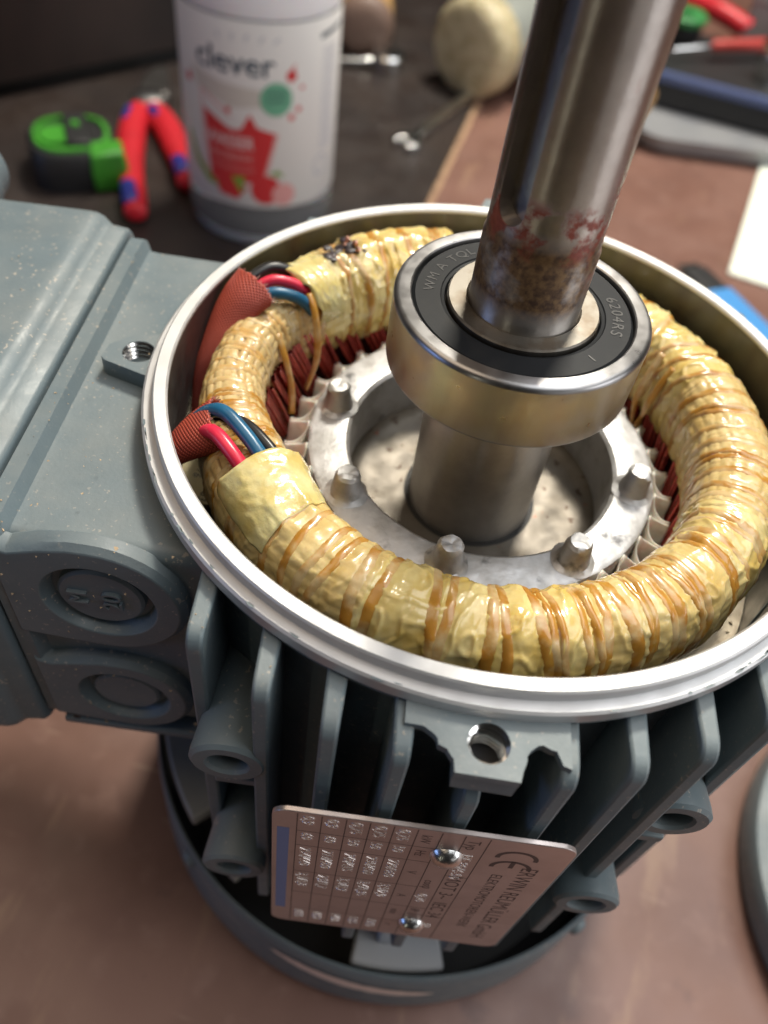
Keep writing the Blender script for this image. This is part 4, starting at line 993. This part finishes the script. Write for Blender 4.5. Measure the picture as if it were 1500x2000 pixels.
# spanners
def plate_tool(name, outline, z0, z1, mat, parent, bevel=1.2): return obj(name, MB().prism(outline, lambda a, b: (a, b, z0), lambda a, b: (a, b, z1)), mat, parent, bevel=bevel)
def bar(p, q, w0, w1):
    d = (Vector(q)-Vector(p)).normalized(); n_ = Vector((-d.y, d.x))
    return [tuple(Vector(p)+n_*w0), tuple(Vector(p)-n_*w0), tuple(Vector(q)-n_*w1), tuple(Vector(q)+n_*w1)]
sp = thing('combination_spanner', 'grey steel spanner with an open jaw lying beside the tan board edge', 'spanner', (-98, 497, 0), 0)
d0 = Vector((-13, -53)); d1 = Vector((15, 56))
plate_tool('spanner_bar', bar(d0*0.86, d1*0.9, 4.6, 4.2), 3.5, 9, CHROME, sp)
obj('ring_end', MB().lathe([(5.5, 3), (9.5, 3), (10.2, 5), (10.2, 9), (9.5, 11), (5.5, 11)], 32, True, cx=d1.x, cy=d1.y), CHROME, sp)
jw = [(cos(radians(a))*10.5, sin(radians(a))*10.5) for a in range(-60, 241, 20)]
jw = jw+[(-3.6, -9.0), (-4.2, -1.5), (0, 1.2), (4.2, -1.5), (3.6, -9.0)]
ja = atan2(d0.x, -d0.y)-0.25
plate_tool('open_jaw', [(d0.x+a*cos(ja)-b*sin(ja), d0.y+a*sin(ja)+b*cos(ja)) for a, b in jw], 3, 9.5, CHROME, sp)
rt_ = thing('ratchet_spanner', 'shiny chrome ratchet spanner behind the bottle', 'spanner', (-160, 566, 0), radians(26))
obj('ratchet_head', MB().lathe([(5, 2), (12, 2), (14, 4), (14, 13), (12, 15), (5, 15)], 36, True), CHROME, rt_)
obj('ratchet_bar', MB().loft([[(-9, -5, 4), (-9, 5, 4), (-9, 5, 12), (-9, -5, 12)], [(-22, -3.4, 5), (-22, 3.4, 5), (-22, 3.4, 10), (-22, -3.4, 10)], [(-120, -4.4, 5), (-120, 4.4, 5), (-120, 4.4, 10), (-120, -4.4, 10)]]), CHROME, rt_, bevel=1.5)
# grey plastic tray with a black ribbed case and loose tools at the back right
GREYPL = M('translucent_grey_plastic', (0.34, 0.345, 0.355), 0.28, layers=[(40, 0.4, 0.65, (0.25, 0.26, 0.285), 0.8)], bumps=[(18, 0.2, 2)], trans=0.15)
tray = thing('plastic_tray', 'shallow grey plastic tray with rounded corners holding black tools', 'tray', (98, 630, 0), radians(12))
obj('tray_shell', MB().loft([[(a, b, z) for a, b in rrect(-72+d, 98-d, -92+d, 110-d, 24)] for d, z in ((10, 0), (3, 3), (0, 14), (1.6, 14.6), (4.6, 5), (12, 2.2))], True, True), GREYPL, tray, sharp=50)
RIBBLUE = M('blue_ribbed_plastic', (0.10, 0.14, 0.32), 0.4)
case = thing('black_tool_case', 'flat black tool case with a blue ribbed front edge', 'case', (98, 608, 2.4), radians(-4.7))
obj('case_body', MB().box(-60, 130, 0, 120, 0, 24), BLKPL, case, bevel=3)
for k in range(46):
    t_ = obj('edge_rib', mesh('edge_rib', MB().box(-1.3, 1.3, -3.2, 5.0, 21, 27), RIBBLUE) if k == 0 else rib_me, RIBBLUE, case); rib_me = t_.data; t_.location = ((-58+4.0*k)*S, 0, 0)
rp = thing('red_handled_cutters', 'cutters with a glossy red handle lying on the black case', 'cutters', (0, 0, 0), 0)
obj('cutter_handle', MB().tube(smooth_path([(52, 772, 40), (72, 757, 40), (95, 741, 42), (117, 731, 38), (122, 729, 36)]), [4]+[8.5]*30+[8, 4, 3], 14) if False else MB().tube(smooth_path([(52, 772, 40), (72, 757, 40), (95, 741, 42), (117, 731, 38), (122, 729, 36)], 8), [4, 7]+[8.4]*28+[8, 6, 3], 14), REDPL, rp, sharp=60)
obj('cutter_jaw', MB().tube([(56, 770, 40), (36, 790, 38), (20, 812, 36)], [6, 8, 3], 10, True, 0.6), TOOLST, rp)
rs = thing('red_screwdriver', 'slim red plastic rod handle screwdriver lying across the case', 'screwdriver', (0, 0, 0), 0)
obj('screwdriver_handle', MB().tube([(91, 666, 38), (95, 668, 38), (140, 698, 38), (200, 738, 38)], [2.5, 4.8, 5.4, 5.4], 14), M('dull_red_plastic', (0.45, 0.04, 0.03), 0.45), rs, sharp=60)
obj('screwdriver_blade', MB().tube([(92, 666.5, 38), (60, 645, 36)], 1.6, 8), CHROME, rs)
sk = thing('steel_socket', 'shiny steel socket standing on the black case', 'socket', (141, 652, 26.5), 0)
obj('socket_body', MB().lathe([(5, 16), (5, 30), (11.5, 30), (12.5, 28), (12.5, 12), (10.5, 9), (10.5, 0), (0.01, 0)], 36), CHROME, sk)
gb = thing('grey_box', 'grey cardboard box at the far right edge', 'box', (168, 810, 0), radians(-8))
obj('box_body', MB().box(-38, 60, -62, 90, 0, 52), M('grey_card', (0.33, 0.31, 0.30), 0.6, layers=[(20, 0.4, 0.7, (0.27, 0.25, 0.25), 0.7)]), gb, bevel=1.5)
obj('box_lid', MB().box(-39.5, 61.5, -63.5, 91.5, 52, 66), M('light_grey_card', (0.42, 0.40, 0.39), 0.6), gb, bevel=1.5)
kn = thing('green_cable_reel', 'small black and green cable reel behind the shaft', 'reel', (66, 700, 26.5), 0)
obj('reel_core', MB().lathe([(0.01, 0), (15, 0), (17, 3), (17, 12), (14, 15), (0.01, 15)], 32), BLKPL, kn)
obj('green_flange', MB().lathe([(6, 15), (18, 15), (19, 17), (19, 20), (17, 22), (6, 21)], 32, True), M('deep_green_plastic', (0.05, 0.24, 0.07), 0.4), kn)
rc_ = thing('red_marker', 'short red plastic cap end beside the mallet', 'marker', (-64, 615, 0), radians(60))
obj('marker_body', MB().tube([(-4, 0, 7), (0, 0, 7), (30, 0, 7), (95, 0, 7)], [4, 6.5, 7, 7], 16), REDPL, rc_, sharp=60)
obj('marker_clip', MB().box(2, 34, -1.6, 1.6, 13.4, 15), REDPL, rc_, bevel=0.5)
# white printed pad at the right edge
pad = thing('paper_pad', 'bright white paper pad with faint grey print at the right edge', 'paper', (122, 385, 0), radians(-8.5))
obj('pad_block', MB().prism([(0, 0), (150, 0), (150, 178), (0, 178)], lambda a, b: (a, b, 0), lambda a, b: (a+0.0, b, 2.4)), M('white_paper', (0.86, 0.92, 0.80), 0.6), pad, bevel=0.8)
pr_ = MB()
for k in range(14): pr_.box(16, 64-(k % 3)*9, 30+k*7.2, 33.2+k*7.2, 2.43, 2.46)
obj('pad_print', pr_, M('faint_grey_print', (0.66, 0.72, 0.65), 0.6), pad, fix=False)
# blue handled scraper just behind the rim
bs = thing('blue_scraper', 'blue plastic handled scraper with dark end behind the rim', 'scraper', (113, 348, 0), radians(-55))
obj('scraper_handle', MB().loft([[(0, a, b) for a, b in rrect(-11, 11, 0, 11, 4)], [(70, a, b) for a, b in rrect(-12, 12, 0, 12, 4)], [(78, a, b) for a, b in rrect(-8, 8, 2, 9, 3)]]), M('bright_blue_plastic', (0.07, 0.28, 0.62), 0.4), bs, sharp=50)
obj('scraper_collar', MB().loft([[(-26, a, b) for a, b in rrect(-9, 9, 2, 9, 3)], [(0, a, b) for a, b in rrect(-10.5, 10.5, 0.5, 10.5, 4)]]), BLKPL, bs, sharp=50)
obj('scraper_blade', MB().box(-34, -18, -8, 8, 5, 6.4), CHROME, bs, bevel=0.3)
# end shield taken off the motor, lying at the right
es = thing('end_shield', 'round blue-grey motor end shield lying on the sheet at the right', 'end shield', (206, 6, 0), 0)
obj('shield_disc', MB().lathe([(64, 0), (76, 0), (78.5, 1), (79.2, 3), (79.2, 13), (78.2, 15), (70, 16.5), (40, 22), (26, 24), (26, 30), (14, 30), (14, 4), (60, 4)], 160, True), PAINT, es)
for k in range(4):
    a_ = radians(150+90*k); x_, y_ = 70*cos(a_), 70*sin(a_)
    obj('bolt_hole', MB().lathe([(3.2, 16.9), (2.9, 16.95), (0.01, 16.9)], 20, cx=x_, cy=y_), BLACKGAP, es, fix=False)
# grey cable gland on the far side of the box lid
gl = mo('cable_gland', MB().lathe([(5.5, 0), (10.5, 0), (11, 1), (11, 6), (10, 7), (10, 12), (9, 13), (5.5, 13)], 40, True).xform(lambda p: Vector((-131.5+p.x, 46+p.z, -5+p.y))), PAINT, tb)
# dark cabinet added behind on the left, enlarged out of view to shade the bench
CAB = M('dark_brown_cabinet_board', (0.014, 0.0085, 0.0075), 0.55, layers=[(60, 0.4, 0.65, (0.032, 0.018, 0.014), 0.9, 6, (1, 1, 0.3))], bumps=[(4, 0.1, 0.3)])
cb = thing('shade_cabinet', 'dark brown wooden cabinet side added to shade the back left corner', 'cabinet', (-334, 438, 0), radians(56))
obj('cabinet_side', MB().box(-420, 182, 8, 200, 12, 620), CAB, cb, bevel=2)
obj('cabinet_plinth', MB().box(-410, 172, 16, 190, 0, 11.9), BLACKGAP, cb)
